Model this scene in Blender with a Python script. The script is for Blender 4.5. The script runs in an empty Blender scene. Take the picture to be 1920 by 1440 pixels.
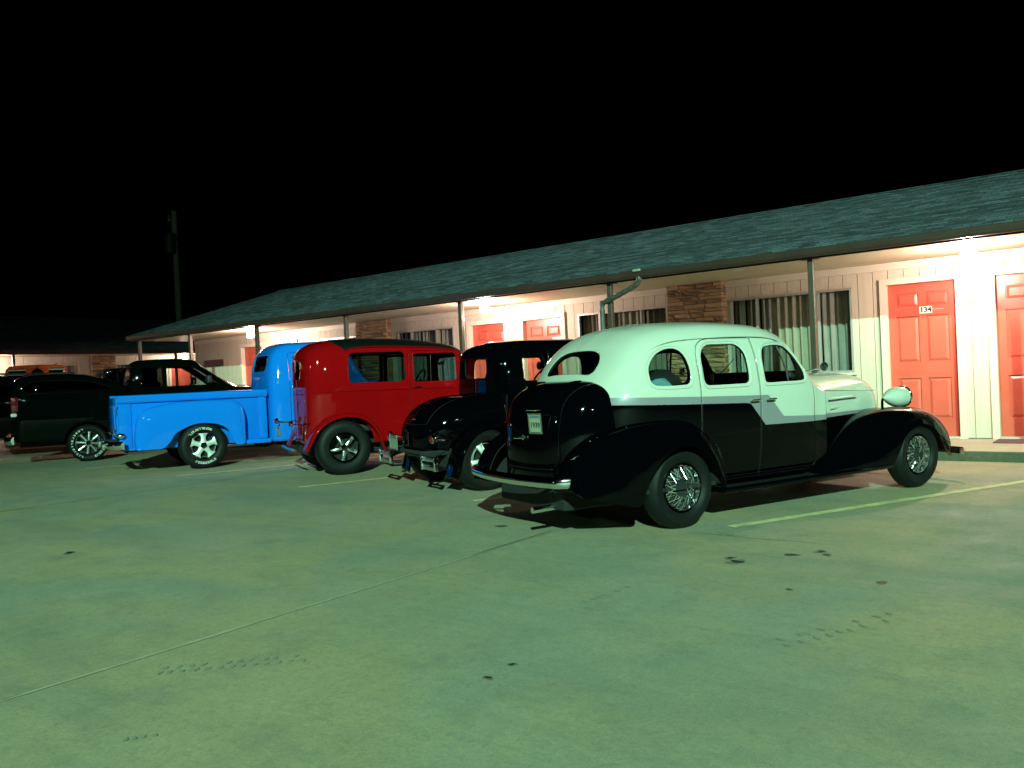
import bpy, bmesh, math, random
import numpy as np
from mathutils import Vector, Matrix
random.seed(7); rng = np.random.default_rng(7)
SC = bpy.context.scene; COL = SC.collection
PI = math.pi

# ------------------------------------------------------------------ camera
# world: X runs along the motel front (right), Y into the motel, Z up, metres
CAM_H = 1.2413
cd = bpy.data.cameras.new('camera'); cam = bpy.data.objects.new('camera', cd); COL.objects.link(cam)
cd.sensor_fit = 'HORIZONTAL'; cd.sensor_width = 36.0; cd.lens = 1540.3 / 1920 * 36.0
cd.clip_start = 0.05; cd.clip_end = 3000
_R = Vector((0.78816845, 0.61374701, -0.04588136)); _U = Vector((0.02974054, 0.03648075, 0.99889171)); _F = Vector((-0.61474059, 0.78865947, -0.01049981))
m = Matrix.Identity(4)
for i in range(3):
    m[i][0] = _R[i]; m[i][1] = _U[i]; m[i][2] = -_F[i]
m[2][3] = CAM_H
cam.matrix_world = m
SC.camera = cam
SC.render.resolution_x = 1024; SC.render.resolution_y = 768

# ------------------------------------------------------------------ night sky
world = bpy.data.worlds.new('World'); SC.world = world; world.use_nodes = True
wn = world.node_tree; bgn = wn.nodes['Background']
sky = wn.nodes.new('ShaderNodeTexSky'); sky.sky_type = 'NISHITA'; sky.sun_disc = False
sky.sun_elevation = math.radians(-6); sky.sun_rotation = math.radians(143)
wn.links.new(sky.outputs[0], bgn.inputs[0]); bgn.inputs[1].default_value = 0.05

# ------------------------------------------------------------------ exposure
SC.view_settings.view_transform = 'Standard'; SC.view_settings.look = 'None'
SC.view_settings.exposure = 0.0; SC.view_settings.gamma = 1.0; SC.view_settings.use_curve_mapping = False
SC.cycles.use_denoising = True
SC.cycles.max_bounces = 8; SC.cycles.transparent_max_bounces = 24; SC.cycles.glossy_bounces = 4; SC.cycles.diffuse_bounces = 3
SC.cycles.caustics_reflective = False; SC.cycles.caustics_refractive = False
SC.cycles.sample_clamp_indirect = 4.0

LOT_POWER = 172000.0; LOT_COL = (0.46, 1.0, 0.69); LOT_POS = (22.0, -28.0, 19.0)
PORCH_POWER = 190.0; PORCH_COL = (1.0, 0.77, 0.65)

# ------------------------------------------------------------------ materials
MATS = {}
def nmat(name):
    m = bpy.data.materials.new(name); m.use_nodes = True
    MATS[name] = m
    return m, m.node_tree.nodes, m.node_tree.links, m.node_tree.nodes['Principled BSDF']
def plain(name, col, rough=.5, metal=0., coat=0., spec=.5, var=0., vscale=6., bump=0., bscale=60., coat_rough=.03):
    m, n, l, b = nmat(name)
    b.inputs['Base Color'].default_value = (*col, 1); b.inputs['Roughness'].default_value = rough
    b.inputs['Metallic'].default_value = metal; b.inputs['Coat Weight'].default_value = coat; b.inputs['Coat Roughness'].default_value = coat_rough
    b.inputs['Specular IOR Level'].default_value = spec
    if var or bump:
        tc = n.new('ShaderNodeTexCoord')
    if var:
        nz = n.new('ShaderNodeTexNoise'); nz.inputs['Scale'].default_value = vscale; nz.inputs['Detail'].default_value = 6; nz.inputs['Roughness'].default_value = .6
        l.new(tc.outputs['Object'], nz.inputs['Vector'])
        mr = n.new('ShaderNodeMapRange'); mr.inputs[1].default_value = .25; mr.inputs[2].default_value = .75; mr.inputs[3].default_value = 1 - var; mr.inputs[4].default_value = 1 + var
        l.new(nz.outputs[0], mr.inputs[0])
        mx = n.new('ShaderNodeVectorMath'); mx.operation = 'SCALE'; mx.inputs[0].default_value = col
        l.new(mr.outputs[0], mx.inputs['Scale']); l.new(mx.outputs[0], b.inputs['Base Color'])
        mr2 = n.new('ShaderNodeMapRange'); mr2.inputs[1].default_value = .25; mr2.inputs[2].default_value = .75; mr2.inputs[3].default_value = max(0, rough - .08); mr2.inputs[4].default_value = min(1, rough + .08)
        l.new(nz.outputs[0], mr2.inputs[0]); l.new(mr2.outputs[0], b.inputs['Roughness'])
    if bump:
        nb = n.new('ShaderNodeTexNoise'); nb.inputs['Scale'].default_value = bscale; nb.inputs['Detail'].default_value = 5
        l.new(tc.outputs['Object'], nb.inputs['Vector'])
        bp = n.new('ShaderNodeBump'); bp.inputs['Strength'].default_value = bump; bp.inputs['Distance'].default_value = .01
        l.new(nb.outputs[0], bp.inputs['Height']); l.new(bp.outputs[0], b.inputs['Normal'])
    return m
def paint(name, col, rough=.45, metal=0., orange=.02, spec=.0, coat=1.0, crough=(.02, .05)):
    # clear-coated car paint with a touch of orange peel
    m, n, l, b = nmat(name)
    b.inputs['Base Color'].default_value = (*col, 1); b.inputs['Roughness'].default_value = rough; b.inputs['Metallic'].default_value = metal
    b.inputs['Coat Weight'].default_value = coat; b.inputs['Coat IOR'].default_value = 1.4; b.inputs['Coat Roughness'].default_value = .035; b.inputs['Specular IOR Level'].default_value = spec
    tc = n.new('ShaderNodeTexCoord'); nb = n.new('ShaderNodeTexNoise'); nb.inputs['Scale'].default_value = 14; nb.inputs['Detail'].default_value = 2
    l.new(tc.outputs['Object'], nb.inputs['Vector'])
    bp = n.new('ShaderNodeBump'); bp.inputs['Strength'].default_value = orange; bp.inputs['Distance'].default_value = .02
    l.new(nb.outputs[0], bp.inputs['Height']); l.new(bp.outputs[0], b.inputs['Coat Normal'])
    # thin dust film
    nd = n.new('ShaderNodeTexNoise'); nd.inputs['Scale'].default_value = 3.5; nd.inputs['Detail'].default_value = 7
    l.new(tc.outputs['Object'], nd.inputs['Vector'])
    mr = n.new('ShaderNodeMapRange'); mr.inputs[1].default_value = .35; mr.inputs[2].default_value = .75; mr.inputs[3].default_value = crough[0]; mr.inputs[4].default_value = crough[1]
    l.new(nd.outputs[0], mr.inputs[0]); l.new(mr.outputs[0], b.inputs['Coat Roughness'])
    return m
def glass(name, tint=(.85, .9, .88), ior=1.5, refl=1.0):
    m = bpy.data.materials.new(name); m.use_nodes = True; MATS[name] = m
    n, l = m.node_tree.nodes, m.node_tree.links; n.clear()
    o = n.new('ShaderNodeOutputMaterial'); t = n.new('ShaderNodeBsdfTransparent'); t.inputs[0].default_value = (*tint, 1)
    g = n.new('ShaderNodeBsdfGlossy'); g.inputs['Roughness'].default_value = .01; g.inputs[0].default_value = (refl, refl, refl, 1)
    lw = n.new('ShaderNodeLayerWeight'); lw.inputs[0].default_value = .5
    pw = n.new('ShaderNodeMath'); pw.operation = 'POWER'; pw.inputs[1].default_value = 5.0; l.new(lw.outputs['Facing'], pw.inputs[0])
    f = n.new('ShaderNodeMath'); f.operation = 'MULTIPLY_ADD'; f.inputs[1].default_value = .92; f.inputs[2].default_value = .07; l.new(pw.outputs[0], f.inputs[0])
    mx = n.new('ShaderNodeMixShader'); l.new(f.outputs[0], mx.inputs[0]); l.new(t.outputs[0], mx.inputs[1]); l.new(g.outputs[0], mx.inputs[2])
    l.new(mx.outputs[0], o.inputs[0])
    return m
def emit(name, col, s):
    m = bpy.data.materials.new(name); m.use_nodes = True; MATS[name] = m
    n, l = m.node_tree.nodes, m.node_tree.links; n.clear()
    o = n.new('ShaderNodeOutputMaterial'); e = n.new('ShaderNodeEmission'); e.inputs[0].default_value = (*col, 1); e.inputs[1].default_value = s
    l.new(e.outputs[0], o.inputs[0]); return m

plain('siding', (.60, .53, .43), .6, var=.14, vscale=1.6, bump=.15, bscale=90)
plain('trim', (.66, .60, .50), .5, var=.05, vscale=4)
plain('soffit', (.50, .425, .30), .45, var=.10, vscale=1.3)
plain('gutter', (.052, .028, .023), .42, var=.15, vscale=3)
plain('post', (.075, .046, .036), .45, var=.15, vscale=5)
plain('door_red', (.55, .098, .066), .34, var=.12, vscale=2.2)
plain('white_sign', (.8, .78, .72), .5)
plain('black_ink', (.01, .01, .01), .6)
plain('grey_ink', (.28, .2, .2), .6)
plain('maroon', (.075, .012, .016), .5, var=.2, vscale=8)
plain('brass', (.45, .30, .12), .3, metal=1)
plain('alu', (.62, .61, .58), .35, metal=.6)
plain('galv', (.085, .09, .078), .5, metal=.4, var=.3, vscale=14)
plain('curtain_gold', (.46, .41, .32), .9, var=.1, vscale=8)
plain('curtain_grey', (.36, .345, .315), .9, var=.12, vscale=8)
plain('curtain_brown', (.29, .255, .205), .9, var=.12, vscale=8)
plain('curtain_white', (.8, .78, .74), .9)
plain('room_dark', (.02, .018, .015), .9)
plain('wood_dark', (.05, .035, .025), .7)
plain('pole_wood', (.42, .38, .32), .85, var=.25, vscale=6, bump=.4, bscale=20)
plain('cable', (.012, .012, .012), .6)
plain('doormat', (.10, .045, .05), .95, bump=.4, bscale=150)
plain('threshold', (.62, .58, .55), .4, metal=.3)
for i, c in enumerate([(.34, .20, .10), (.40, .25, .13), (.27, .155, .085), (.44, .30, .17), (.22, .15, .10)]):
    plain('stone%d' % i, c, .8, var=.25, vscale=14, bump=.8, bscale=35)
plain('mortar', (.20, .16, .12), .95)
emit('bulb', (1.0, .82, .68), 60.0)
emit('lot_bulb', (.6, 1.0, .75), 220.0)

def concrete(name, base, warm, dark, joint=False):
    m, n, l, b = nmat(name)
    tc = n.new('ShaderNodeTexCoord')
    def noise(scale, detail=6, rough=.6, dist=0, vec=None):
        z = n.new('ShaderNodeTexNoise'); z.inputs['Scale'].default_value = scale; z.inputs['Detail'].default_value = detail; z.inputs['Roughness'].default_value = rough; z.inputs['Distortion'].default_value = dist
        l.new(vec or tc.outputs['Object'], z.inputs['Vector']); return z.outputs[0]
    def rng_(v, a, b_, c=0., d=1.):
        r = n.new('ShaderNodeMapRange'); r.inputs[1].default_value = a; r.inputs[2].default_value = b_; r.inputs[3].default_value = c; r.inputs[4].default_value = d
        l.new(v, r.inputs[0]); return r.outputs[0]
    def mix(f, a, bcol, mode='MIX'):
        x = n.new('ShaderNodeMix'); x.data_type = 'RGBA'; x.blend_type = mode
        if isinstance(f, float): x.inputs[0].default_value = f
        else: l.new(f, x.inputs[0])
        if isinstance(a, tuple): x.inputs[6].default_value = (*a, 1)
        else: l.new(a, x.inputs[6])
        if isinstance(bcol, tuple): x.inputs[7].default_value = (*bcol, 1)
        else: l.new(bcol, x.inputs[7])
        return x.outputs[2]
    c = mix(rng_(noise(.5, 6, .6, .8), .40, .60), base, warm)
    # cloudy wear, stretched along the traffic direction
    mp = n.new('ShaderNodeMapping'); mp.inputs['Scale'].default_value = (.42, 1.5, 1); mp.inputs['Rotation'].default_value = (0, 0, .35)
    l.new(tc.outputs['Object'], mp.inputs['Vector'])
    c = mix(rng_(noise(.9, 7, .62, .4, mp.outputs[0]), .46, .70, 0., .6), c, dark)
    c = mix(rng_(noise(2.6, 8, .65, .2), .52, .70, 0., .6), c, dark)
    c = mix(rng_(noise(1.7, 6, .6, 1.0), .60, .72, 0., .35), c, tuple(min(1, v * 1.35) for v in base))
    c = mix(rng_(noise(9, 9, .75), .58, .78, 0., .55), c, tuple(v * .45 for v in dark))
    c = mix(rng_(noise(16, 10, .8, .3), .48, .70, 0., .6), c, tuple(v * .8 for v in dark))
    c = mix(rng_(noise(11, 10, .8, .2), .54, .74, 0., .45), c, tuple(min(1, v * 1.45) for v in base))
    mp2 = n.new('ShaderNodeMapping'); mp2.inputs['Scale'].default_value = (.5, 5., 1); mp2.inputs['Rotation'].default_value = (0, 0, 1.15); l.new(tc.outputs['Object'], mp2.inputs['Vector'])
    c = mix(rng_(noise(2.2, 8, .7, .2, mp2.outputs[0]), .54, .74, 0., .4), c, dark)
    c = mix(rng_(noise(48, 8, .9), .38, .72, 0., .7), c, tuple(v * .42 for v in base))
    c = mix(rng_(noise(190, 3, .9), .50, .72, 0., .55), c, tuple(min(1, v * 1.6) for v in base))
    c = mix(rng_(noise(150, 3, .9, 0), .52, .74, 0., .6), c, tuple(v * .3 for v in base))
    l.new(c, b.inputs['Base Color'])
    l.new(rng_(noise(3, 5), .3, .7, .62, .92), b.inputs['Roughness'])
    bp = n.new('ShaderNodeBump'); bp.inputs['Strength'].default_value = .25; bp.inputs['Distance'].default_value = .008
    l.new(noise(45, 8, .7), bp.inputs['Height']); l.new(bp.outputs[0], b.inputs['Normal'])
    return m
concrete('lot_concrete', (.305, .30, .225), (.42, .325, .175), (.185, .19, .148))
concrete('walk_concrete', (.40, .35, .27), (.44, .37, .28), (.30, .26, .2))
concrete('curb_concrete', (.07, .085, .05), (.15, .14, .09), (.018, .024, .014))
def worn_paint(name, col, under):
    m, n, l, b = nmat(name); tc = n.new('ShaderNodeTexCoord')
    z = n.new('ShaderNodeTexNoise'); z.inputs['Scale'].default_value = 7; z.inputs['Detail'].default_value = 9; z.inputs['Roughness'].default_value = .72
    l.new(tc.outputs['Object'], z.inputs['Vector'])
    r = n.new('ShaderNodeMapRange'); r.inputs[1].default_value = .46; r.inputs[2].default_value = .66; l.new(z.outputs[0], r.inputs[0])
    x = n.new('ShaderNodeMix'); x.data_type = 'RGBA'; x.inputs[6].default_value = (*col, 1); x.inputs[7].default_value = (*under, 1); l.new(r.outputs[0], x.inputs[0]); l.new(x.outputs[2], b.inputs['Base Color'])
    b.inputs['Roughness'].default_value = .75
worn_paint('line_yellow', (.66, .56, .30), (.38, .33, .22))
worn_paint('joint_seal', (.40, .37, .28), (.31, .275, .20))
plain('crack', (.06, .055, .045), .95); plain('stain_soft', (.285, .262, .19), .9, var=.25, vscale=9)
plain('oil', (.022, .020, .015), .45); plain('oil_halo', (.15, .145, .11), .7)
plain('tread_dust', (.24, .225, .17), .9)

def shingles():
    m, n, l, b = nmat('shingle'); tc = n.new('ShaderNodeTexCoord')
    br = n.new('ShaderNodeTexBrick'); br.offset = .5; br.inputs['Scale'].default_value = 1.0
    br.inputs['Brick Width'].default_value = .21; br.inputs['Row Height'].default_value = .10; br.inputs['Mortar Size'].default_value = .006; br.inputs['Bias'].default_value = 0
    br.inputs['Color1'].default_value = (.024, .030, .040, 1); br.inputs['Color2'].default_value = (.082, .098, .125, 1); br.inputs['Mortar'].default_value = (.015, .02, .02, 1)
    l.new(tc.outputs['Object'], br.inputs['Vector'])
    z = n.new('ShaderNodeTexNoise'); z.inputs['Scale'].default_value = 3.2; z.inputs['Detail'].default_value = 8; z.inputs['Roughness'].default_value = .7
    l.new(tc.outputs['Object'], z.inputs['Vector'])
    r = n.new('ShaderNodeMapRange'); r.inputs[1].default_value = .3; r.inputs[2].default_value = .7; r.inputs[3].default_value = .55; r.inputs[4].default_value = 1.5; l.new(z.outputs[0], r.inputs[0])
    v = n.new('ShaderNodeVectorMath'); v.operation = 'SCALE'; l.new(br.outputs[0], v.inputs[0]); l.new(r.outputs[0], v.inputs['Scale']); l.new(v.outputs[0], b.inputs['Base Color'])
    b.inputs['Roughness'].default_value = .85
    z2 = n.new('ShaderNodeTexNoise'); z2.inputs['Scale'].default_value = 120; l.new(tc.outputs['Object'], z2.inputs['Vector'])
    bp = n.new('ShaderNodeBump'); bp.inputs['Strength'].default_value = .5; bp.inputs['Distance'].default_value = .01; l.new(z2.outputs[0], bp.inputs['Height']); l.new(bp.outputs[0], b.inputs['Normal'])
shingles()
glass('window_pane_glass', (.80, .84, .82), 1.5)
glass('car_glass', (.72, .80, .77), 1.5)
glass('dark_glass', (.035, .045, .045), 1.5)

# ------------------------------------------------------------------ mesh helpers
class Surf:
    def __init__(s, V, F): s.V = np.asarray(V, float).reshape(-1, 3); s.F = list(F)
    def copy(s): return Surf(s.V.copy(), list(s.F))
    def tf(s, mat):
        M_ = np.array(mat); s.V = s.V @ M_[:3, :3].T + M_[:3, 3]; return s
    def move(s, x=0, y=0, z=0): s.V = s.V + np.array([x, y, z]); return s
    def mirror_y(s):
        V = s.V.copy(); V[:, 1] *= -1; return Surf(V, [tuple(reversed(f)) for f in s.F])
    def flip(s): s.F = [tuple(reversed(f)) for f in s.F]; return s
def join(*ss):
    V = []; F = []; o = 0
    for s in ss:
        V.append(s.V); F += [tuple(i + o for i in f) for f in s.F]; o += len(s.V)
    return Surf(np.concatenate(V), F)
def pchip(x, y, q):
    x = np.asarray(x, float); y = np.asarray(y, float); q = np.asarray(q, float)
    one = y.ndim == 1
    if one: y = y[:, None]
    h = np.diff(x)[:, None]; d = np.diff(y, axis=0) / h
    mm = np.zeros_like(y); mm[0] = d[0]; mm[-1] = d[-1]
    if len(x) > 2:
        w1 = 2 * h[1:] + h[:-1]; w2 = h[1:] + 2 * h[:-1]
        with np.errstate(divide='ignore', invalid='ignore'):
            t = (w1 + w2) / (w1 / d[:-1] + w2 / d[1:])
        t[(d[:-1] * d[1:]) <= 0] = 0; mm[1:-1] = np.nan_to_num(t)
    i = np.clip(np.searchsorted(x, q) - 1, 0, len(x) - 2)
    hh = h[i]; t = ((q - x[i])[:, None]) / hh
    r = (1 + 2 * t) * (1 - t) ** 2 * y[i] + t * (1 - t) ** 2 * hh * mm[i] + t * t * (3 - 2 * t) * y[i + 1] + t * t * (t - 1) * hh * mm[i + 1]
    return r[:, 0] if one else r
def crom(P, n, closed=False):
    P = np.asarray(P, float); k = len(P); out = []
    segs = k if closed else k - 1
    for i in range(segs):
        if closed: a, b, c, d = P[i - 1], P[i], P[(i + 1) % k], P[(i + 2) % k]
        else:
            a = P[i - 1] if i > 0 else 2 * P[0] - P[1]; b = P[i]; c = P[i + 1]; d = P[i + 2] if i + 2 < k else 2 * P[-1] - P[-2]
        for j in range(n):
            t = j / n
            out.append(.5 * ((2 * b) + (c - a) * t + (2 * a - 5 * b + 4 * c - d) * t * t + (3 * b - a - 3 * c + d) * t ** 3))
    if not closed: out.append(P[-1])
    return np.array(out)
def rrect(x0, x1, z0, z1, r, n=6):
    # rounded rectangle polygon; r may be four radii (bl, br, tr, tl)
    r = (r,) * 4 if not isinstance(r, (tuple, list)) else r
    out = []
    for (cx, cz, rr, a0) in ((x0 + r[0], z0 + r[0], r[0], PI), (x1 - r[1], z0 + r[1], r[1], 1.5 * PI), (x1 - r[2], z1 - r[2], r[2], 0), (x0 + r[3], z1 - r[3], r[3], .5 * PI)):
        for j in range(n + 1):
            a = a0 + j / n * PI / 2; out.append((cx + rr * math.cos(a), cz + rr * math.sin(a)))
    return np.array(out)
def sdf(poly, x, z):
    # signed distance to a closed polygon, positive inside
    P = np.asarray(poly, float); Q = np.roll(P, -1, 0)
    x = np.asarray(x)[:, None]; z = np.asarray(z)[:, None]
    ex, ez = (Q - P).T; L = ex * ex + ez * ez + 1e-12
    t = np.clip(((x - P[:, 0]) * ex + (z - P[:, 1]) * ez) / L, 0, 1)
    d = np.sqrt(((x - P[:, 0] - t * ex) ** 2 + (z - P[:, 1] - t * ez) ** 2).min(1))
    c = ((P[:, 1] > z) != (Q[:, 1] > z)) & (x < ex * (z - P[:, 1]) / np.where(ez == 0, 1e-12, ez) + P[:, 0])
    return np.where(c.sum(1) % 2 == 1, d, -d)
def grid(P, cu=False, cv=False):
    nu, nv = P.shape[:2]; F = []
    for i in range(nu if cu else nu - 1):
        a = i * nv; b = ((i + 1) % nu) * nv
        for j in range(nv if cv else nv - 1):
            k = (j + 1) % nv
            F.append((a + j, a + k, b + k, b + j))
    return Surf(P.reshape(-1, 3), F)
def clip(s, g):
    # split a surface along g = 0; returns (g > 0 side, g < 0 side)
    V = s.V; g = np.asarray(g, float).copy(); g[np.abs(g) < 1e-6] = 1e-6
    nV = [*V]; cache = {}; pos = []; neg = []
    sg = g > 0
    def cut(a, b):
        k = (a, b) if a < b else (b, a)
        if k not in cache:
            t = g[k[0]] / (g[k[0]] - g[k[1]]); cache[k] = len(nV); nV.append(V[k[0]] + t * (V[k[1]] - V[k[0]]))
        return cache[k]
    for f in s.F:
        w = [sg[i] for i in f]
        if all(w): pos.append(f)
        elif not any(w): neg.append(f)
        else:
            p = []; q = []
            for i in range(len(f)):
                a, b = f[i], f[(i + 1) % len(f)]
                (p if sg[a] else q).append(a)
                if sg[a] != sg[b]:
                    c = cut(a, b); p.append(c); q.append(c)
            if len(p) > 2: pos.append(tuple(p))
            if len(q) > 2: neg.append(tuple(q))
    nV = np.array(nV)
    return compact(Surf(nV, pos)), compact(Surf(nV, neg))
def compact(s):
    if not s.F: return Surf(np.zeros((0, 3)), [])
    u = np.unique(np.concatenate([np.array(f) for f in s.F])); mp = np.full(len(s.V), -1); mp[u] = np.arange(len(u))
    return Surf(s.V[u], [tuple(int(mp[i]) for i in f) for f in s.F])
def vnorm(s):
    N = np.zeros_like(s.V)
    for f in s.F:
        a, b, c = s.V[f[0]], s.V[f[1]], s.V[f[2]]; n = np.cross(b - a, c - a)
        if len(f) > 3: n = n + np.cross(c - a, s.V[f[3]] - a)
        for i in f: N[i] += n
    return N / (np.linalg.norm(N, axis=1)[:, None] + 1e-12)
def orient(s, up=None):
    # make the normals point away from the centre line (or along `up`)
    N = vnorm(s)
    ref = (s.V - s.V.mean(0)) if up is None else np.array(up)
    if (N * ref).sum() < 0: s.flip()
    return s
def offset(s, d): return Surf(s.V + vnorm(s) * d, s.F)
def box(x0, x1, y0, y1, z0, z1):
    V = [(x, y, z) for x in (x0, x1) for y in (y0, y1) for z in (z0, z1)]
    return Surf(V, [(0, 1, 3, 2), (4, 6, 7, 5), (0, 4, 5, 1), (2, 3, 7, 6), (0, 2, 6, 4), (1, 5, 7, 3)])
def rbox(x0, x1, y0, y1, z0, z1, r=.01, seg=2):
    bm = bmesh.new(); bmesh.ops.create_cube(bm, size=1)
    for v in bm.verts: v.co = Vector(((x0 + x1) / 2 + v.co.x * (x1 - x0), (y0 + y1) / 2 + v.co.y * (y1 - y0), (z0 + z1) / 2 + v.co.z * (z1 - z0)))
    bmesh.ops.bevel(bm, geom=bm.edges[:], offset=r, segments=seg, profile=.5, affect='EDGES')
    bm.verts.index_update()
    s = Surf([v.co[:] for v in bm.verts], [tuple(v.index for v in f.verts) for f in bm.faces]); bm.free(); return s
def lathe(prof, n=32, axis='z'):
    P = np.array([[(r * math.cos(a), r * math.sin(a), h) for a in np.arange(n) / n * 2 * PI] for r, h in prof])
    s = grid(P, cv=True)
    if axis == 'y': s.V = s.V[:, [0, 2, 1]] * np.array([1, 1, -1.]); 
    if axis == 'x': s.V = s.V[:, [2, 0, 1]]
    return s
def tube(path, r, n=8, cap=True):
    P = np.asarray(path, float); T = np.gradient(P, axis=0); T /= np.linalg.norm(T, axis=1)[:, None]
    up = np.array([0, 0, 1.]) if abs(T[0][2]) < .9 else np.array([1., 0, 0]); rows = []
    a = np.cross(T[0], up); a /= np.linalg.norm(a)
    for i in range(len(P)):
        a = a - T[i] * (a @ T[i]); a /= np.linalg.norm(a); b = np.cross(T[i], a); rr = r[i] if hasattr(r, '__len__') else r
        rows.append([P[i] + rr * (math.cos(t) * a + math.sin(t) * b) for t in np.arange(n) / n * 2 * PI])
    s = grid(np.array(rows), cv=True)
    if cap:
        k = len(s.V); s.F.append(tuple(range(n))); s.F.append(tuple(range(k - 1, k - n - 1, -1)))
    return s
def strip(path, w, z):
    # flat ribbon on the ground along a 2-D path
    P = np.asarray(path, float); T = np.gradient(P, axis=0); T /= np.linalg.norm(T, axis=1)[:, None]; N = np.stack([-T[:, 1], T[:, 0]], 1)
    ww = np.asarray(w) if hasattr(w, '__len__') else np.full(len(P), w)
    A = P + N * ww[:, None] / 2; B = P - N * ww[:, None] / 2
    return grid(np.stack([np.c_[B, np.full(len(P), z)], np.c_[A, np.full(len(P), z)]], 1)).flip()
def extrude_poly(poly, y0, y1):
    # polygon in (x, z) thickened along y
    P = np.asarray(poly); n = len(P)
    V = np.concatenate([np.c_[P[:, 0], np.full(n, y0), P[:, 1]], np.c_[P[:, 0], np.full(n, y1), P[:, 1]]])
    F = [tuple(range(n)), tuple(range(2 * n - 1, n - 1, -1))] + [((i + 1) % n, i, n + i, n + (i + 1) % n) for i in range(n)]
    return Surf(V, F)
def mk(name, s, mat, parent=None, smooth=False, sharp=40, solid=0., inner=None, rim=None, midx=None, offs=-1., kind=None):
    me = bpy.data.meshes.new(name); me.from_pydata(s.V.tolist(), [], s.F); me.update()
    if smooth:
        me.shade_smooth(); me.set_sharp_from_angle(angle=math.radians(sharp))
    ml = mat if isinstance(mat, list) else [mat]
    for q in ml: me.materials.append(MATS[q])
    if midx is not None: me.polygons.foreach_set('material_index', np.asarray(midx, np.int32))
    o = bpy.data.objects.new(name, me); COL.objects.link(o)
    if parent: o.parent = parent
    if solid:
        k = len(ml)
        for q in ml: me.materials.append(MATS[inner or q])
        for q in ml: me.materials.append(MATS[rim or inner or q])
        md = o.modifiers.new('thickness', 'SOLIDIFY'); md.thickness = solid; md.offset = offs; md.use_even_offset = False
        md.material_offset = k; md.material_offset_rim = 2 * k
    if kind: o['kind'] = kind
    return o
def inst(name, src, parent=None, loc=None, rot=None, scale=None):
    o = bpy.data.objects.new(name, src.data if hasattr(src, 'data') else src); COL.objects.link(o)
    if parent: o.parent = parent
    if loc is not None: o.location = loc
    if rot is not None: o.rotation_euler = rot
    if scale is not None: o.scale = scale
    return o
def thing(name, label, cat, loc=(0, 0, 0), rz=0., group=None):
    o = bpy.data.objects.new(name, None); COL.objects.link(o); o.location = loc; o.rotation_euler = (0, 0, rz); o.empty_display_size = .2
    return tag(o, label, cat, group)
def tag(o, label, cat, group=None):
    o['label'] = label; o['category'] = cat
    if group: o['group'] = group
    return o
def text_surf(txt, size, depth=.002, bold=0.):
    cu = bpy.data.curves.new('t', 'FONT'); cu.body = txt; cu.size = size; cu.extrude = depth; cu.align_x = 'CENTER'; cu.align_y = 'CENTER'; cu.resolution_u = 3; cu.offset = bold
    o = bpy.data.objects.new('t', cu); COL.objects.link(o); bpy.context.view_layer.update()
    me = bpy.data.meshes.new_from_object(o.evaluated_get(bpy.context.evaluated_depsgraph_get()))
    s = Surf([v.co[:] for v in me.vertices], [tuple(p.vertices) for p in me.polygons])
    bpy.data.objects.remove(o); bpy.data.curves.remove(cu); bpy.data.meshes.remove(me); return s

# ------------------------------------------------------------------ ground
def gp(px, py, z=0.):
    # photo pixel -> point on a level plane (camera above)
    d = np.array(_R) * (px - 960) / 1540.3 - np.array(_U) * (py - 720) / 1540.3 + np.array(_F)
    return (np.array([0, 0, CAM_H]) + d * (z - CAM_H) / d[2])
g_ = np.array([-220, -140, -60, -40, -30, -20, -10, 0, 10, 20, 40, 60, 140, 220.])
gs = grid(np.array([[(x, y, 0.) for y in g_] for x in g_])); orient(gs, (0, 0, 1))
ground = mk('ground', gs, 'lot_concrete', kind='structure')
for jx in (-16.3, -10.0, -3.77, 2.5):
    yy = np.linspace(-9, 10.72, 60); path = np.c_[jx + .008 * np.cumsum(rng.normal(0, .25, 60)) , yy]
    mk('expansion_joint', strip(path, .014 + .016 * rng.random(60), .004), 'joint_seal', ground)
    yy = np.linspace(-9, 10.7, 90); seg = []
    for a in range(0, 84, 6):
        if rng.random() < .45:
            w = np.array([.002, .012, .016, .012, .008, .002]) * rng.uniform(.5, 1.1)
            seg.append(strip(np.c_[np.interp(yy[a:a + 6], path[:, 1], path[:, 0]), yy[a:a + 6]], w, .007))
    mk('joint_gap', join(*seg), 'crack', ground)
def crack(pts, w=.010):
    P = crom(np.array([gp(*p)[:2] for p in pts]), 12); P = P + rng.normal(0, .006, P.shape); n = len(P)
    mk('crack', strip(P, w * np.clip(np.sin(np.linspace(.15, PI - .1, n)), .1, 1) * rng.uniform(.5, 1.2, n), .005), 'crack', ground)
crack([(1262, 997), (1330, 1002), (1410, 1010), (1500, 1017), (1595, 1026)], .008)
crack([(1340, 998), (1376, 1004), (1420, 1006)], .006)
crack([(1050, 988), (1000, 978), (960, 962)], .006)
def blot(px, py, r, mat='oil', n=22, z=.0045, stretch=1.):
    c = gp(px, py); a = np.arange(n) / n * 2 * PI
    rr = r * (1 + .28 * np.sin(2 * a + rng.uniform(0, 6)) + .18 * np.sin(3 * a + rng.uniform(0, 6)) + .12 * np.sin(5 * a + rng.uniform(0, 6)))
    V = np.c_[c[0] + rr * np.cos(a) * stretch, c[1] + rr * np.sin(a), np.full(n, z)]
    return Surf(V, [tuple(range(n))])
for p in [(1382, 1054, .034), (1370, 1047, .020), (1484, 1041, .026), (1540, 1035, .024), (1551, 1041, .019), (1654, 1093, .02), (940, 987, .03), (960, 1247, .012), (915, 1272, .014), (130, 1037, .03), (1480, 1106, .012)]:
    o = mk('oil_spot', blot(*p), 'oil', ground); mk('oil_halo', blot(p[0], p[1], p[2] * 1.55, z=.0035), 'oil_halo', o)
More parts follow.
